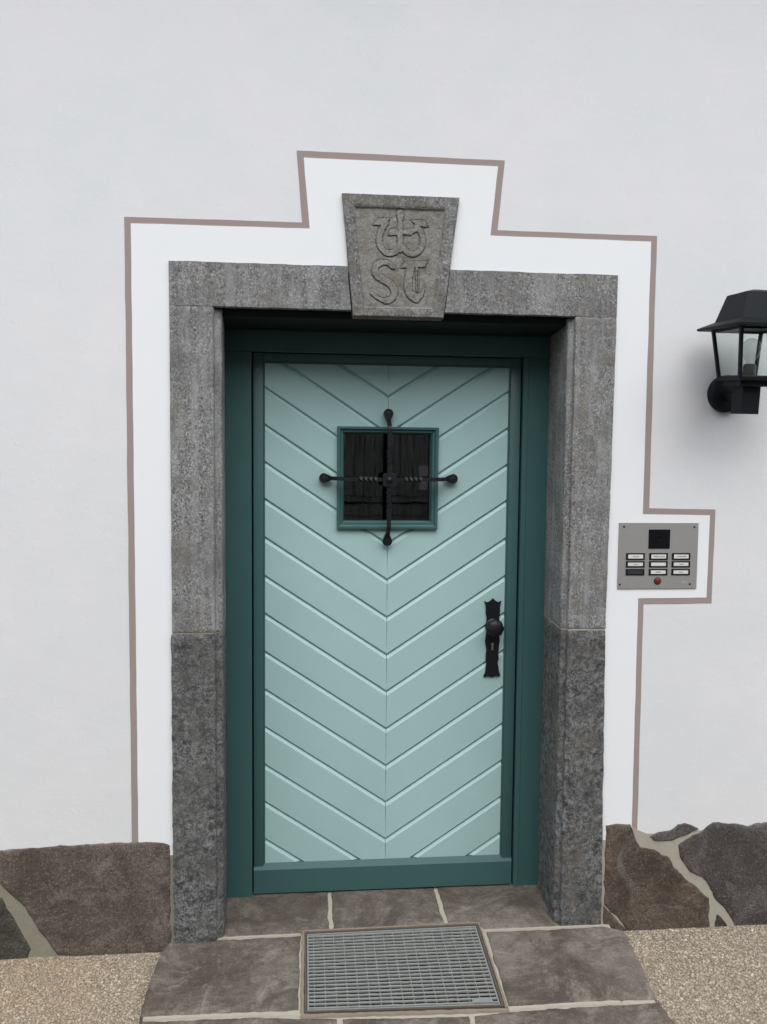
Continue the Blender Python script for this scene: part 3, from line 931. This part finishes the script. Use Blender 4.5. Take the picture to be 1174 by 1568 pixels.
h += -.0062 * np.clip(-PD / .0065, 0, 1)                 # sunk panel
h += .0034 * np.clip(-(LD + .0004) / .0016, 0, 1)                   # letters left standing
h += -.0016 * np.exp(-(np.clip(LD, 0, 1) / .0022) ** 2) * (LD > 0) * (PD < 0)     # chased line round them
h += -.0016 * np.exp(-((PD - .001) / .0014) ** 2)
h += -.004 * np.exp(-(GAP / .0014) ** 2)
nz = np.zeros(KX.shape)
for j in range(0, NV):
    for i in range(0, NU, 1):
        if (i % 2) or (j % 2): continue
        x, z = KX[j, i], KZ[j, i]
        nz[j, i] = fbm(x, 0, z, 34, 4) * .0017 + noise.noise(Vector((x * 190, 3, z * 190))) * .0008
nz[1::2] = .5 * (nz[0:-1:2] + np.vstack([nz[2::2], nz[-2:-1]])[:nz[1::2].shape[0]]) if NV % 2 == 0 else nz[1::2]
nz[:, 1::2] = .5 * (nz[:, 0:-1:2] + np.hstack([nz[:, 2::2], nz[:, -2:-1]])[:, :nz[:, 1::2].shape[1]])
h += nz
edge = np.minimum.reduce([uu * .34, (1 - uu) * .34, vv * .386, (1 - vv) * .386])
h += -.003 * np.clip(1 - edge / .003, 0, 1) ** 2
KY = -.0075 - h
verts = np.stack([KX, KY, KZ], -1).reshape(-1, 3).tolist()
faces = [(j * NU + i, (j + 1) * NU + i, (j + 1) * NU + i + 1, j * NU + i + 1) for j in range(NV - 1) for i in range(NU - 1)]
base = len(verts)
ringi = [i for i in range(NU)] + [j * NU + NU - 1 for j in range(1, NV)] + [(NV - 1) * NU + i for i in range(NU - 2, -1, -1)] + [j * NU for j in range(NV - 2, 0, -1)]
for i in ringi: verts.append((verts[i][0], .20, verts[i][2]))
nr = len(ringi)
for k in range(nr): faces.append((ringi[k], ringi[(k + 1) % nr], base + (k + 1) % nr, base + k))
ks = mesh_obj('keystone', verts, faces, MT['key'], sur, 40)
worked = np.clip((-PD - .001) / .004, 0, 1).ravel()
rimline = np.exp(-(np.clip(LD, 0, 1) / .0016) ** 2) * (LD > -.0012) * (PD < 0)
grime = np.clip(.50 * rimline + .30 * np.exp(-((PD + .001) / .0016) ** 2) + .6 * np.exp(-(GAP / .0016) ** 2), 0, 1).ravel()  # painted shade round letters, at the panel edge and in the stroke gap
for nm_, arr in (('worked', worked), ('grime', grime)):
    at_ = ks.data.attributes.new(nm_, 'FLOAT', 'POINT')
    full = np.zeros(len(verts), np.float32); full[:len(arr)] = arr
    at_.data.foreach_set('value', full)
ks['label'] = 'tapering keystone with a sunk panel and old letters carved in relief'

# ------------------------------------------------------------------ door frame
fr = thing('door_frame', 'dark teal painted wooden door frame set back inside the granite surround', 'door frame')
FY = .252
def ramp_post(name, pts, z0, z1, parent=fr):
    bm = bmesh.new()
    t = [bm.verts.new((x, y, z1)) for x, y in pts]; b = [bm.verts.new((x, y, z0)) for x, y in pts]
    bm.faces.new(t); bm.faces.new(b[::-1])
    for i in range(len(pts)): bm.faces.new((t[i], b[i], b[(i + 1) % len(pts)], t[(i + 1) % len(pts)]))
    return bm_obj(name, bm, MT['dark_green'], parent)
ramp_post('frame_post', [(-.3375, .33), (-.3375, FY), (-.2485, FY), (-.2465, FY + .002), (-.2465, .33)], -.004, 2.001)
ramp_post('frame_post', [(.8372, .33), (.8372, FY + .001), (.760, FY + .001), (.758, FY - .001), (.7425, FY - .001), (.7405, FY + .002), (.7405, .33)], -.004, 2.001)
box('frame_head', -.3375, .8372, FY - .0005, .33, 2.0025, 2.079, MT['dark_green'], fr, .002)
box('head_lining', -.3440, .8440, .046, FY - .001, 2.0800, 2.1230, MT['lining'], fr, .003)  # board added under the lintel, its near-black colour painted as shade
box('head_filler', -.3440, .8440, FY, .33, 2.0800, 2.1230, MT['dark_green'], fr)
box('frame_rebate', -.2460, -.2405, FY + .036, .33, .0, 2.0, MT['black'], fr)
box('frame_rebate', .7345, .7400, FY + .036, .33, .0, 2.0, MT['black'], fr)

# ------------------------------------------------------------------ door leaf
door = thing('front_door', 'pale teal boarded front door with chevron planks and a small square window', 'door')
LY = .264
X0, X1, Z0, Z1 = -.2055, .6960, .1180, 1.9700     # light panel
def bev_bar(name, x0, x1, z0, z1, y0=LY, y1=.325, b=.0022, parent=door, mat='dark_green'):
    return box(name, x0, x1, y0, y1, z0, z1, MT[mat], parent, b, 2)
bev_bar('stile', -.2405, X0, .1055, 2.0)
bev_bar('stile', X1, .7345, .1055, 2.0)
bev_bar('top_rail', X0 + .0003, X1 - .0003, Z1, 1.9995)
# bottom rail: thicker weather board with a sloping top
bm = bmesh.new()
pr = [(LY + .006, Z0), (LY - .004, .1005), (LY - .006, .097), (LY - .006, .008), (LY - .004, .0055), (.325, .0055), (.325, Z0)]
a = [bm.verts.new((-.2405, y, z)) for y, z in pr]; b = [bm.verts.new((.7345, y, z)) for y, z in pr]
bm.faces.new(a); bm.faces.new(b[::-1])
for i in range(len(pr)): bm.faces.new((a[i], b[i], b[(i + 1) % len(pr)], a[(i + 1) % len(pr)]))
bm_obj('bottom_rail', bm, MT['dark_green'], door)
# beading round the panel
for nm, args in (('bead', (X0, X0 + .006, Z0, Z1)), ('bead', (X1 - .006, X1, Z0, Z1))):
    box(nm, args[0], args[1], LY + .002, LY + .012, args[2], args[3], MT['dark_green'], door, .0015)
box('bead', X0 + .006, X1 - .006, LY + .002, LY + .012, Z1 - .006, Z1 - .0002, MT['dark_green'], door, .0015)
bm = bmesh.new()
WX0, WX1, WZ0, WZ1 = .0600, .4300, 1.3710, 1.7430    # window frame outside
GX0, GX1, GZ0, GZ1 = .0860, .4030, 1.3995, 1.7190    # glass
HX0, HX1, HZ0, HZ1 = WX0 + .008, WX1 - .008, WZ0 + .008, WZ1 - .008
for a in ((X0, HX0, Z0, Z1), (HX1, X1, Z0, Z1), (HX0, HX1, Z0, HZ0), (HX0, HX1, HZ1, Z1)):
    bm_box(bm, a[0], a[1], LY + .016, .322, a[2], a[3])
bmesh.ops.remove_doubles(bm, verts=bm.verts, dist=1e-5)
bm_obj('core_panel', bm, MT['dark_green'], door)

def clip(poly, f):
    """Sutherland-Hodgman against f(p) >= 0"""
    o = []
    for i in range(len(poly)):
        a, b = poly[i], poly[(i + 1) % len(poly)]
        fa, fb = f(a), f(b)
        if fa >= 0: o.append(a)
        if (fa >= 0) != (fb >= 0):
            t = fa / (fa - fb)
            o.append(tuple(a[k] + (b[k] - a[k]) * t for k in range(3)))
    return o
tips = [1.8514, 1.7165, 1.5820, 1.4475, 1.3130, 1.1790, 1.0390, .8975, .7585, .6170, .4760, .3350, .1920, .0500, -.0920, -.2340, -.3760]
tips = [1.986] + tips
SL = .664
CX0, CX1 = .2465, .2495           # centre joint leans very slightly
def cx(z): return .2450 + (.2505 - .2450) * (1.9 - z) / 1.8
BY = LY + .0065                    # plank face
CU, CD, DP = .0140, .0078, .0078   # chamfer at a plank's top, at its bottom (measured up the door), depth
def plank(side, zt, zb, seed):
    """board between two seams; zt/zb are the heights at the centre line"""
    dy = random.uniform(-.0004, .0004)
    def S(xc, zc):
        return zc + SL * abs(xc)
    if zt > 5: zt_, cu = 3.2, 0
    else: zt_, cu = zt, CU
    c0 = cx((zt if zt < 5 else zb) if True else 0)
    xe = (X0 - .02) if side < 0 else (X1 + .02)
    ci = c0 - .0004 if side < 0 else c0 + .0004
    w_ = abs(xe - ci)
    strips = []
    lines = []      # (offset from the lower seam line, from the upper line, y)
    def ln(kind, off, y):
        zc = (zb if kind == 'b' else zt_) + off
        cj = ci + (.0005 if side > 0 else -.0005) * (1 if kind == 't' else -.6)
        return [(cj, y, zc), (xe, y, zc + SL * w_)]
    L = [ln('b', .0006, BY + DP), ln('b', CD, BY)]
    if zt < 5: L += [ln('t', -CU, BY), ln('t', -.0006, BY + DP)]
    else: L += [ln('t', 0, BY)]
    bm = bmesh.new()
    rects = [(X0, HX0, Z0, Z1 - .0), (HX1, X1, Z0, Z1), (HX0, HX1, Z0, HZ0), (HX0, HX1, HZ1, Z1)]
    any_ = False
    for i in range(len(L) - 1):
        a, b = L[i], L[i + 1]
        quad = [a[0], a[1], b[1], b[0]]
        for (rx0, rx1, rz0, rz1) in rects:
            p = clip(quad, lambda q: q[0] - rx0)
            if len(p) > 2: p = clip(p, lambda q: rx1 - q[0])
            if len(p) > 2: p = clip(p, lambda q: q[2] - rz0)
            if len(p) > 2: p = clip(p, lambda q: rz1 - q[2])
            if len(p) > 2:
                any_ = True
                vs = [bm.verts.new((q[0], q[1] + dy, q[2])) for q in p]
                try: bm.faces.new(vs)
                except ValueError: pass
    if not any_:
        bm.free(); return
    bmesh.ops.remove_doubles(bm, verts=bm.verts, dist=1e-5)
    # sides back to the core so that the board has its thickness
    be = [e for e in bm.edges if len(e.link_faces) == 1]
    r = bmesh.ops.extrude_edge_only(bm, edges=be)
    for v in [g for g in r['geom'] if isinstance(g, bmesh.types.BMVert)]: v.co.y = LY + .0168
    return bm_obj('plank', bm, MT['mint'], door)
ext = [9.9] + tips
for i in range(len(ext) - 1):
    for sd in (-1, 1): plank(sd, ext[i], ext[i + 1], i)

# door window: moulded frame, pane
wf = bpy.data.objects.new('window_frame', None); link(wf, door)
def mitred(name, o, i, ys, parent, mat):
    """four-sided moulding; o/i outer and inner rectangles, ys a list of (t, y) across the width"""
    bm = bmesh.new()
    rings = []
    for t, y in ys:
        x0 = o[0] + (i[0] - o[0]) * t; x1 = o[1] + (i[1] - o[1]) * t; z0 = o[2] + (i[2] - o[2]) * t; z1 = o[3] + (i[3] - o[3]) * t
        rings.append([bm.verts.new(p) for p in ((x0, y, z0), (x1, y, z0), (x1, y, z1), (x0, y, z1))])
    for r in range(len(rings) - 1):
        for k in range(4): bm.faces.new((rings[r][k], rings[r][(k + 1) % 4], rings[r + 1][(k + 1) % 4], rings[r + 1][k]))
    return bm_obj(name, bm, mat, parent)
mitred('moulding', (WX0, WX1, WZ0, WZ1), (GX0, GX1, GZ0, GZ1),
       [(0, LY + .012), (0, LY - .008), (.06, LY - .0095), (.34, LY - .0095), (.40, LY - .008), (.42, LY - .003), (.50, LY - .001), (.78, LY - .001), (.85, LY + .002), (1.0, LY + .012), (1.0, LY + .034)], wf, MT['dark_green'])
for yy in (.0335, .0500):
    box('pane', GX0 - .006, GX1 + .006, LY + yy, LY + yy + .004, GZ0 - .006, GZ1 + .006, MT['glass'], door)

# wrought iron cross
cross = bpy.data.objects.new('iron_grille', None); link(cross, door)
CXX, CZZ, GY = .2455, 1.5515, .2060
def rod(p_end0, p_end1, vertical):
    P, rad, tw = [], [], []
    a, b = p_end0, p_end1
    K = 150
    L = b - a
    for k in range(K + 1):
        t = k / K
        s_ = t * L
        e = min(s_, L - s_)
        f = min(1, max(0, (e - .012) / .040)); f = f * f * (3 - 2 * f)
        y = (LY - .013) + (GY - (LY - .013)) * f
        P.append((CXX, y, a + s_) if vertical else (a + s_, y, CZZ + (.004 * (abs(t - .5) * 2) if not vertical else 0)))
        rad.append(.0072)
        g = 0.0
        for c0, c1 in (((.25, .40), (.60, .75))):
            g += min(1, max(0, (t - c0) / (c1 - c0)))
        tw.append(g * 2 * math.pi * 1.0)
    v, f = tube_mesh(P, rad, square=True, twist=tw)
    o = mesh_obj('rod', v, f, MT['iron'], cross, 30)
    return P
rod(1.332, 1.786, True)
rod(.0165, .4805, False)
for (x, z, dx, dz) in ((CXX - .001, 1.790, 0, -1), (CXX - .001, 1.327, 0, 1), (.0130, 1.5555, 1, 0), (.4840, 1.5565, -1, 0)):
    # flattened eye end with a screw
    pts = []
    for k in range(24):
        th = 2 * math.pi * k / 24
        pts.append((x + .0180 * math.cos(th), z + .0180 * math.sin(th)))
    def tail(p):
        q = Vector(p) - Vector((x, z)); d_ = Vector((dx, dz))
        a = q.dot(d_)
        if a > 0: q = q + d_ * a * 1.0 - (q - d_ * a) * min(1, a / .018) * .60
        return (x + q.x, z + q.y)
    e = poly_prism('fixing_end', [tail(p) for p in pts], LY - .017, LY - .006, MT['iron'], cross, .002)
    lathe('screw', [(.0055, 0), (.0055, -.001), (.004, -.0022), (.0005, -.0024)], MT['iron'], cross, 12, 'y', (x, LY - .017, z))
# rosette on the crossing
ros = []
for k in range(64):
    th = 2 * math.pi * k / 64
    r = .0255 + .0050 * math.cos(4 * th + math.pi)
    ros.append((CXX + r * math.cos(th), CZZ + r * math.sin(th)))
poly_prism('rosette', ros, GY - .0115, GY - .0065, MT['iron'], cross, .0015)
lathe('rosette_boss', [(.012, 0), (.0115, -.003), (.008, -.006), (.004, -.0075), (.0005, -.008)], MT['iron'], cross, 20, 'y', (CXX, GY - .0115, CZZ))

# door handle
hd = bpy.data.objects.new('door_handle', None); link(hd, door)
raw = [(340, 345), (385, 362), (410, 352), (436, 330), (460, 308), (484, 330), (510, 352), (538, 360), (575, 343), (560, 385), (553, 430), (560, 480), (558, 528), (545, 562), (556, 620), (556, 760), (560, 830), (565, 870), (551, 930), (548, 1050), (555, 1110), (535, 1175), (551, 1215), (560, 1290), (585, 1340), (545, 1350), (522, 1335), (500, 1350), (460, 1362), (425, 1350), (405, 1332), (385, 1355), (345, 1350), (365, 1310), (378, 1270), (375, 1215), (390, 1185), (372, 1140), (375, 1050), (383, 1000), (370, 930), (360, 870), (370, 820), (378, 740), (372, 640), (380, 560), (362, 510), (365, 440), (360, 400)]
HX, HZT = .6452, 1.111
pts = [(HX + (x - 460) * .000272, HZT - (y - 308) * .0002845) for x, y in raw]
poly_prism('back_plate', pts, LY - .0015, BY + .001, MT['iron'], hd, .0009)
lathe('rose', [(.029, .0015), (.029, -.002), (.0235, -.006), (.017, -.008), (.012, -.009), (.0115, -.022)], MT['iron'], hd, 32, 'y', (HX, LY - .001, 1.006))
kn = []
bmv, bmf = lathe_mesh([(.010, 0), (.020, -.003), (.029, -.010), (.0325, -.018), (.0318, -.024), (.026, -.030), (.016, -.034), (.006, -.036), (.0005, -.0362)], 48, 'y', (0, 0, 0))
vv2 = []
for (x, y, z) in bmv:
    th = math.atan2(z, x); k = 1 + .035 * math.cos(8 * th)
    vv2.append((HX + x * k, LY - .022 + y, 1.006 + z * k))
mesh_obj('knob', vv2, bmf, MT['iron'], hd, 50)
poly_prism('lock_cylinder', [(HX + .0055 * math.cos(t), .9385 + .0055 * math.sin(t)) for t in [math.pi * 2 * k / 18 for k in range(18)] ], LY - .006, LY + .002, MT['brass'], hd, .0006)
box('lock_cylinder', HX - .0032, HX + .0032, LY - .0055, LY + .002, .9150, .9345, MT['brass'], hd, .0008)
for z in (1.092, .832): lathe('screw', [(.0035, 0), (.0032, -.0012), (.0005, -.0018)], MT['iron'], hd, 10, 'y', (HX, LY - .0015, z))

# ------------------------------------------------------------------ intercom
ic = thing('intercom', 'brushed steel intercom plate with nine bell buttons and a camera beside the doorway', 'intercom')
IX0, IX1, IZ0, IZ1 = 1.0152, 1.2968, 1.1885, 1.4158
IY = .0035
box('face_plate', IX0, IX1, IY, IY + .006, IZ0, IZ1, MT['steel'], ic, .0008)
def iu(u): return IX0 + u
def iv(v): return IZ1 - v
cb = box('camera_window', iu(.1045), iu(.1805), IY - .0018, IY + .001, iv(.0889), iv(.0228), MT['camglass'], ic, .0006)
lathe('camera_lens', [(.013, 0), (.013, -.0006), (.010, -.0008), (.008, -.0002)], MT['camglass'], cb, 24, 'y', (iu(.1425), IY - .0018, iv(.056)))
rows = [(.1040, .1278), (.1318, .1534), (.1588, .1808)]
cols = [(.0268, .0930), (.1087, .1748), (.1893, .2552)]
scrib = {(0, 0): [(.30, .70)], (0, 1): [(.18, .46), (.54, .88)], (0, 2): [(.24, .84)], (1, 0): [(.38, .66)], (1, 2): [(.40, .64)], (2, 1): [(.34, .62)], (2, 2): [(.38, .62)]}
for r, (v0, v1) in enumerate(rows):
    for c, (u0, u1) in enumerate(cols):
        b = box('bell_button', iu(u0), iu(u1), IY - .0022, IY + .001, iv(v1), iv(v0), MT['black'], ic, .0008)
        dk = (r, c) == (2, 0)
        x0, x1, z0, z1 = iu(u0 + .0068), iu(u1 - .0068), iv(v1 - .0050), iv(v0 + .0050)
        box('name_card', x0, x1, IY - .0027, IY - .0015, z0, z1, MT['label_d' if dk else 'label'], b, .0003)
        for (a, e) in scrib.get((r, c), []):
            # small print, too fine to read in the photograph
            x = x0 + (x1 - x0) * a
            bm = bmesh.new()
            while x < x0 + (x1 - x0) * e:
                wd = random.uniform(.0012, .0026); hh = random.choice((.0024, .0030, .0038))
                bm_box(bm, x, x + wd, IY - .00292, IY - .00272, (z0 + z1) / 2 - .0016, (z0 + z1) / 2 - .0016 + hh)
                x += wd + .0008
            bm_obj('print', bm, MT['ink'], b)
lathe('light_button', [(.0125, .001), (.0125, -.0015), (.0105, -.0020), (.0100, -.0012)], MT['black'], ic, 28, 'y', (iu(.1410), IY, iv(.2005)))
lathe('button_cap', [(.0098, .001), (.0098, -.0035), (.0080, -.0048), (.0005, -.0052)], MT['red'], ic, 28, 'y', (iu(.1410), IY, iv(.2005)))
for u, v in ((.017, .0142), (.2665, .0142), (.0075, .2125), (.2570, .2120)):
    lathe('screw', [(.0036, .0005), (.0034, -.0010), (.0018, -.0014), (.0015, -.0004)], MT['black'], ic, 12, 'y', (iu(u), IY, iv(v)))
# slanted silver script mark, bottom right
bm = bmesh.new()
for k in range(5):
    x = iu(.2285 + k * .0042); hh = (.0085, .0050, .0050, .0065, .0042)[k]
    vs = [bm.verts.new((x + a, IY - .0003, iv(.2065) + z)) for a, z in ((0, 0), (.0028, 0), (.0028 + hh * .25, hh), (hh * .25, hh))]
    bm.faces.new(vs)
vs = [bm.verts.new((iu(.2285) + a, IY - .0003, iv(.2065) + z)) for a, z in ((-.001, .0018), (.022, .0028), (.022, .0042), (-.001, .0032))]
bm.faces.new(vs)
bm_obj('script_mark', bm, MT['silver'], ic)

# ------------------------------------------------------------------ wall lantern
lamp = thing('wall_lamp', 'black four sided wall lantern with clear glass panes right of the doorway', 'lamp', loc=(1.376, .010, 1.858))
LP = Vector((1.376, .010, 1.858))
tilt = Matrix.Translation(LP) @ Matrix.Rotation(R(5.0), 4, 'X') @ Matrix.Translation(-LP)
inv = Matrix.Translation(-LP)
def fin(o, t=True):
    o.data.transform(inv @ tilt if t else inv)
    o.data.update()
    return o
LX, LYC = 1.3575, -.150
def frustum(name, levels, mat, parent=lamp, cap=True, c=(LX, LYC)):
    """levels: (half width, z) rings of a square turned solid"""
    bm = bmesh.new()
    R_ = [[bm.verts.new((c[0] + sx * w_, c[1] + sy * w_, z)) for sx, sy in ((-1, -1), (1, -1), (1, 1), (-1, 1))] for w_, z in levels]
    for i in range(len(R_) - 1):
        for k in range(4): bm.faces.new((R_[i][k], R_[i][(k + 1) % 4], R_[i + 1][(k + 1) % 4], R_[i + 1][k]))
    if cap:
        bm.faces.new(R_[0][::-1]); bm.faces.new(R_[-1])
    o = bm_obj(name, bm, mat, parent)
    return fin(o)
ZO = .0065   # the tilt lowers the middle of the lantern by about this much
hood = frustum('hood', [(.076, 2.052 + ZO), (.116, 2.052 + ZO), (.119, 2.054 + ZO), (.119, 2.060 + ZO), (.0800, 2.078 + ZO), (.0583, 2.160 + ZO), (.010, 2.172 + ZO)], MT['lampblack'])
# cage
HT, HB, ZT_, ZB_ = .085, .0615, 2.053 + ZO, 1.903 + ZO
frustum('cage_base', [(.056, 1.890 + ZO), (.0645, 1.892 + ZO), (.0655, 1.902 + ZO), (.0625, 1.906 + ZO), (.05, 1.906 + ZO)], MT['lampblack'])
bmr = bmesh.new()
for (sx, sy) in ((-1, -1), (1, -1), (1, 1), (-1, 1)):
    v, f = tube_mesh([(LX + sx * HB, LYC + sy * HB, ZB_), (LX + sx * (HT - .003), LYC + sy * (HT - .003), ZT_)], .0050, square=True)
    fin(mesh_obj('cage_post', v, f, MT['lampblack'], lamp))
for k, (a, b) in enumerate((((-1, -1), (1, -1)), ((1, -1), (1, 1)), ((1, 1), (-1, 1)), ((-1, 1), (-1, -1)))):
    q = lambda s_, h_, z: (LX + s_[0] * h_, LYC + s_[1] * h_, z)
    bm = bmesh.new()
    c1, c2, c3, c4 = q(a, HB - .002, ZB_ + .001), q(b, HB - .002, ZB_ + .001), q(b, HT - .005, ZT_ - .001), q(a, HT - .005, ZT_ - .001)
    cc = Vector((LX, LYC, 1.98))
    n_ = (Vector(c2) - Vector(c1)).cross(Vector(c4) - Vector(c1)).normalized()
    if n_.dot(Vector(c1) - cc) < 0: n_ = -n_
    f_ = [bm.verts.new(Vector(c) + n_ * .001) for c in (c1, c2, c3, c4)]
    g_ = [bm.verts.new(Vector(c) - n_ * .001) for c in (c1, c2, c3, c4)]
    bm.faces.new(f_); bm.faces.new(g_[::-1])
    for i in range(4): bm.faces.new((f_[i], g_[i], g_[(i + 1) % 4], f_[(i + 1) % 4]))
    pn = fin(bm_obj('pane', bm, MT['lglass'], lamp))
    # thin rail above each pane
    v, f = tube_mesh([q(a, HT - .004, ZT_ - .004), q(b, HT - .004, ZT_ - .004)], .0035, square=True)
    fin(mesh_obj('cage_rail', v, f, MT['lampblack'], lamp))
frustum('neck', [(.040, 1.872 + ZO), (.0500, 1.874 + ZO), (.0500, 1.8895 + ZO), (.045, 1.8898 + ZO)], MT['lampblack'])
frustum('pole', [(.0285, 1.786 + ZO), (.0295, 1.787 + ZO), (.0295, 1.8715 + ZO)], MT['lampblack'])
fin(lathe('wall_plate', [(.063, 0), (.063, -.018), (.060, -.022), (.045, -.026), (.0005, -.027)], MT['lampblack'], lamp, 48, 'y', (1.376, .0095, 1.857)), False)
v, f = tube_mesh([(1.372, -.012, 1.852), (1.366, -.06, 1.846), (1.360, -.125, 1.842)], .017, 16)
fin(mesh_obj('arm', v, f, MT['lampblack'], lamp, 40), False)
fin(lathe('bulb', [(.012, 0), (.014, .010), (.024, .026), (.0295, .045), (.028, .060), (.018, .073), (.006, .0785), (.0005, .079)], MT['bulbglass'], lamp, 32, 'z', (LX + .004, LYC, 1.945 + ZO)))
fin(lathe('lamp_holder', [(.0195, 0), (.0195, .030), (.017, .036), (.013, .038)], MT['ceramic'], lamp, 24, 'z', (LX + .004, LYC, 1.9065 + ZO)))

# ------------------------------------------------------------------ timber barn across the yard (seen mirrored in the door's pane)
barn = thing('barn', 'tall weathered board barn across the yard, mirrored dimly in the door window', 'barn')
BYY, BX0, BX1, BH = -8.6, -11.0, 12.0, 6.6
bx = BX0
while bx < BX1:
    wd = random.uniform(.15, .21)
    box('board', bx, bx + wd - .012, BYY - random.uniform(.0, .012), BYY - .04, 1.13, BH, MT['barn'], barn)
    bx += wd
for k in range(5):
    box('base_board', BX0, BX1, BYY - .004 * (k % 2), BYY - .05, .02 + k * .2, .02 + k * .2 + .185, MT['barn'], barn)
box('rail', BX0, BX1, BYY + .05, BYY - .05, 1.035, 1.115, MT['barn'], barn)
box('back_wall', BX0, BX1, BYY - .06, BYY - 3.5, -.02, BH, MT['roofwood'], barn)
RY0, RY1, RY2, RZ = BYY + .8, BYY - 2, BYY - 4.6, BH - .35
mesh_obj('barn_roof', [(BX0 - .5, RY0, RZ), (BX1 + .5, RY0, RZ), (BX1 + .5, RY1, RZ + 1.6), (BX0 - .5, RY1, RZ + 1.6), (BX0 - .5, RY2, RZ), (BX1 + .5, RY2, RZ),
                       (BX0 - .5, RY0, RZ + .08), (BX1 + .5, RY0, RZ + .08), (BX1 + .5, RY1, RZ + 1.68), (BX0 - .5, RY1, RZ + 1.68), (BX0 - .5, RY2, RZ + .08), (BX1 + .5, RY2, RZ + .08)],
         [(0, 3, 2, 1), (3, 4, 5, 2), (6, 7, 8, 9), (9, 8, 11, 10), (0, 1, 7, 6), (4, 10, 11, 5), (0, 6, 9, 3), (3, 9, 10, 4), (1, 2, 8, 7), (2, 5, 11, 8)], MT['tile'], barn)
bw = box('barn_window', 1.55, 2.05, BYY + .03, BYY - .03, 1.22, 1.62, MT['cloth'], barn)  # pale panel added to give a light spot mirrored in the pane
box('window_bar', 1.50, 2.10, BYY + .05, BYY - .02, 1.40, 1.45, MT['barn'], bw)

# ------------------------------------------------------------------ washed pebbles set in the ground by the wall
def pebble_field():
    step_poly = [(-.530, .05), (-.530, -.83), (1.02, -.83), (1.045, -.40), (1.050, -.20), (1.064, -.03), (1.0, .05)]
    def edge_l(y): return np.interp(-y, [0, .035, .20, .33, .345, .6, .83], [-.512, -.518, -.526, -.520, -.510, -.523, -.49])
    def edge_r(y): return np.interp(-y, [0, .036, .20, .36, .46, .83], [1.030, 1.056, 1.043, 1.024, 1.034, 1.01])
    pts = []
    sp = .0052
    xs = np.arange(-1.55, 2.05, sp); ys = np.arange(-.95, .004, sp)
    X, Y = np.meshgrid(xs, ys)
    X = X + rng.uniform(-.5, .5, X.shape) * sp; Y = Y + rng.uniform(-.5, .5, Y.shape) * sp
    X, Y = X.ravel(), Y.ravel()
    keep = (Y < -.001) & ((X < edge_l(Y) + .004) | (X > edge_r(Y) - .004) | (Y < -.80))
    keep &= ~((Y > -.015) & (X > -.48) & (X < 1.0))
    X, Y = X[keep], Y[keep]
    n = len(X)
    # icosahedra, flattened and turned at random
    t = (1 + 5 ** .5) / 2
    V = np.array([(-1, t, 0), (1, t, 0), (-1, -t, 0), (1, -t, 0), (0, -1, t), (0, 1, t), (0, -1, -t), (0, 1, -t), (t, 0, -1), (t, 0, 1), (-t, 0, -1), (-t, 0, 1)], float)
    V /= np.linalg.norm(V[0])
    F = np.array([(0, 11, 5), (0, 5, 1), (0, 1, 7), (0, 7, 10), (0, 10, 11), (1, 5, 9), (5, 11, 4), (11, 10, 2), (10, 7, 6), (7, 1, 8), (3, 9, 4), (3, 4, 2), (3, 2, 6), (3, 6, 8), (3, 8, 9), (4, 9, 5), (2, 4, 11), (6, 2, 10), (8, 6, 7), (9, 8, 1)])
    topf = F[[i for i in range(20) if V[F[i]][:, 2].mean() > -.45]]
    rad = rng.gamma(9, .00033, n)
    rad = np.clip(rad, .0013, .0058)
    a = rng.uniform(0, 2 * math.pi, n)
    el = rng.uniform(.82, 1.22, n)
    ca, sa = np.cos(a), np.sin(a)
    P = V[None] * np.stack([rad * el, rad / el, rad * .55], -1)[:, None]
    Q = np.empty_like(P)
    Q[..., 0] = P[..., 0] * ca[:, None] - P[..., 1] * sa[:, None] + X[:, None]
    Q[..., 1] = P[..., 0] * sa[:, None] + P[..., 1] * ca[:, None] + Y[:, None]
    dz = GZ + rad * .12 - .0004
    # the ground rises a little against the left slab's edge
    Q[..., 2] = P[..., 2] + dz[:, None]
    verts = Q.reshape(-1, 3)
    faces = (topf[None] + (np.arange(n) * 12)[:, None, None]).reshape(-1, 3)
    me = bpy.data.meshes.new('pebbles')
    me.vertices.add(len(verts)); me.vertices.foreach_set('co', verts.astype(np.float32).ravel())
    me.loops.add(faces.size); me.loops.foreach_set('vertex_index', faces.astype(np.int32).ravel())
    me.polygons.add(len(faces)); me.polygons.foreach_set('loop_start', np.arange(0, faces.size, 3, dtype=np.int32))
    me.update(calc_edges=True)
    at = me.attributes.new('tone', 'FLOAT', 'POINT')
    at.data.foreach_set('value', np.repeat(rng.beta(2.0, 2.1, n), 12).astype(np.float32))
    me.shade_smooth()
    print('pebbles', n, 'tris', len(faces))
    o = from_mesh('pebbles', me, MT['pebble'])
    meta(o, 'pale washed pebbles set in the ground along the stone plinth', 'pebbles', kind='stuff')
pebble_field()
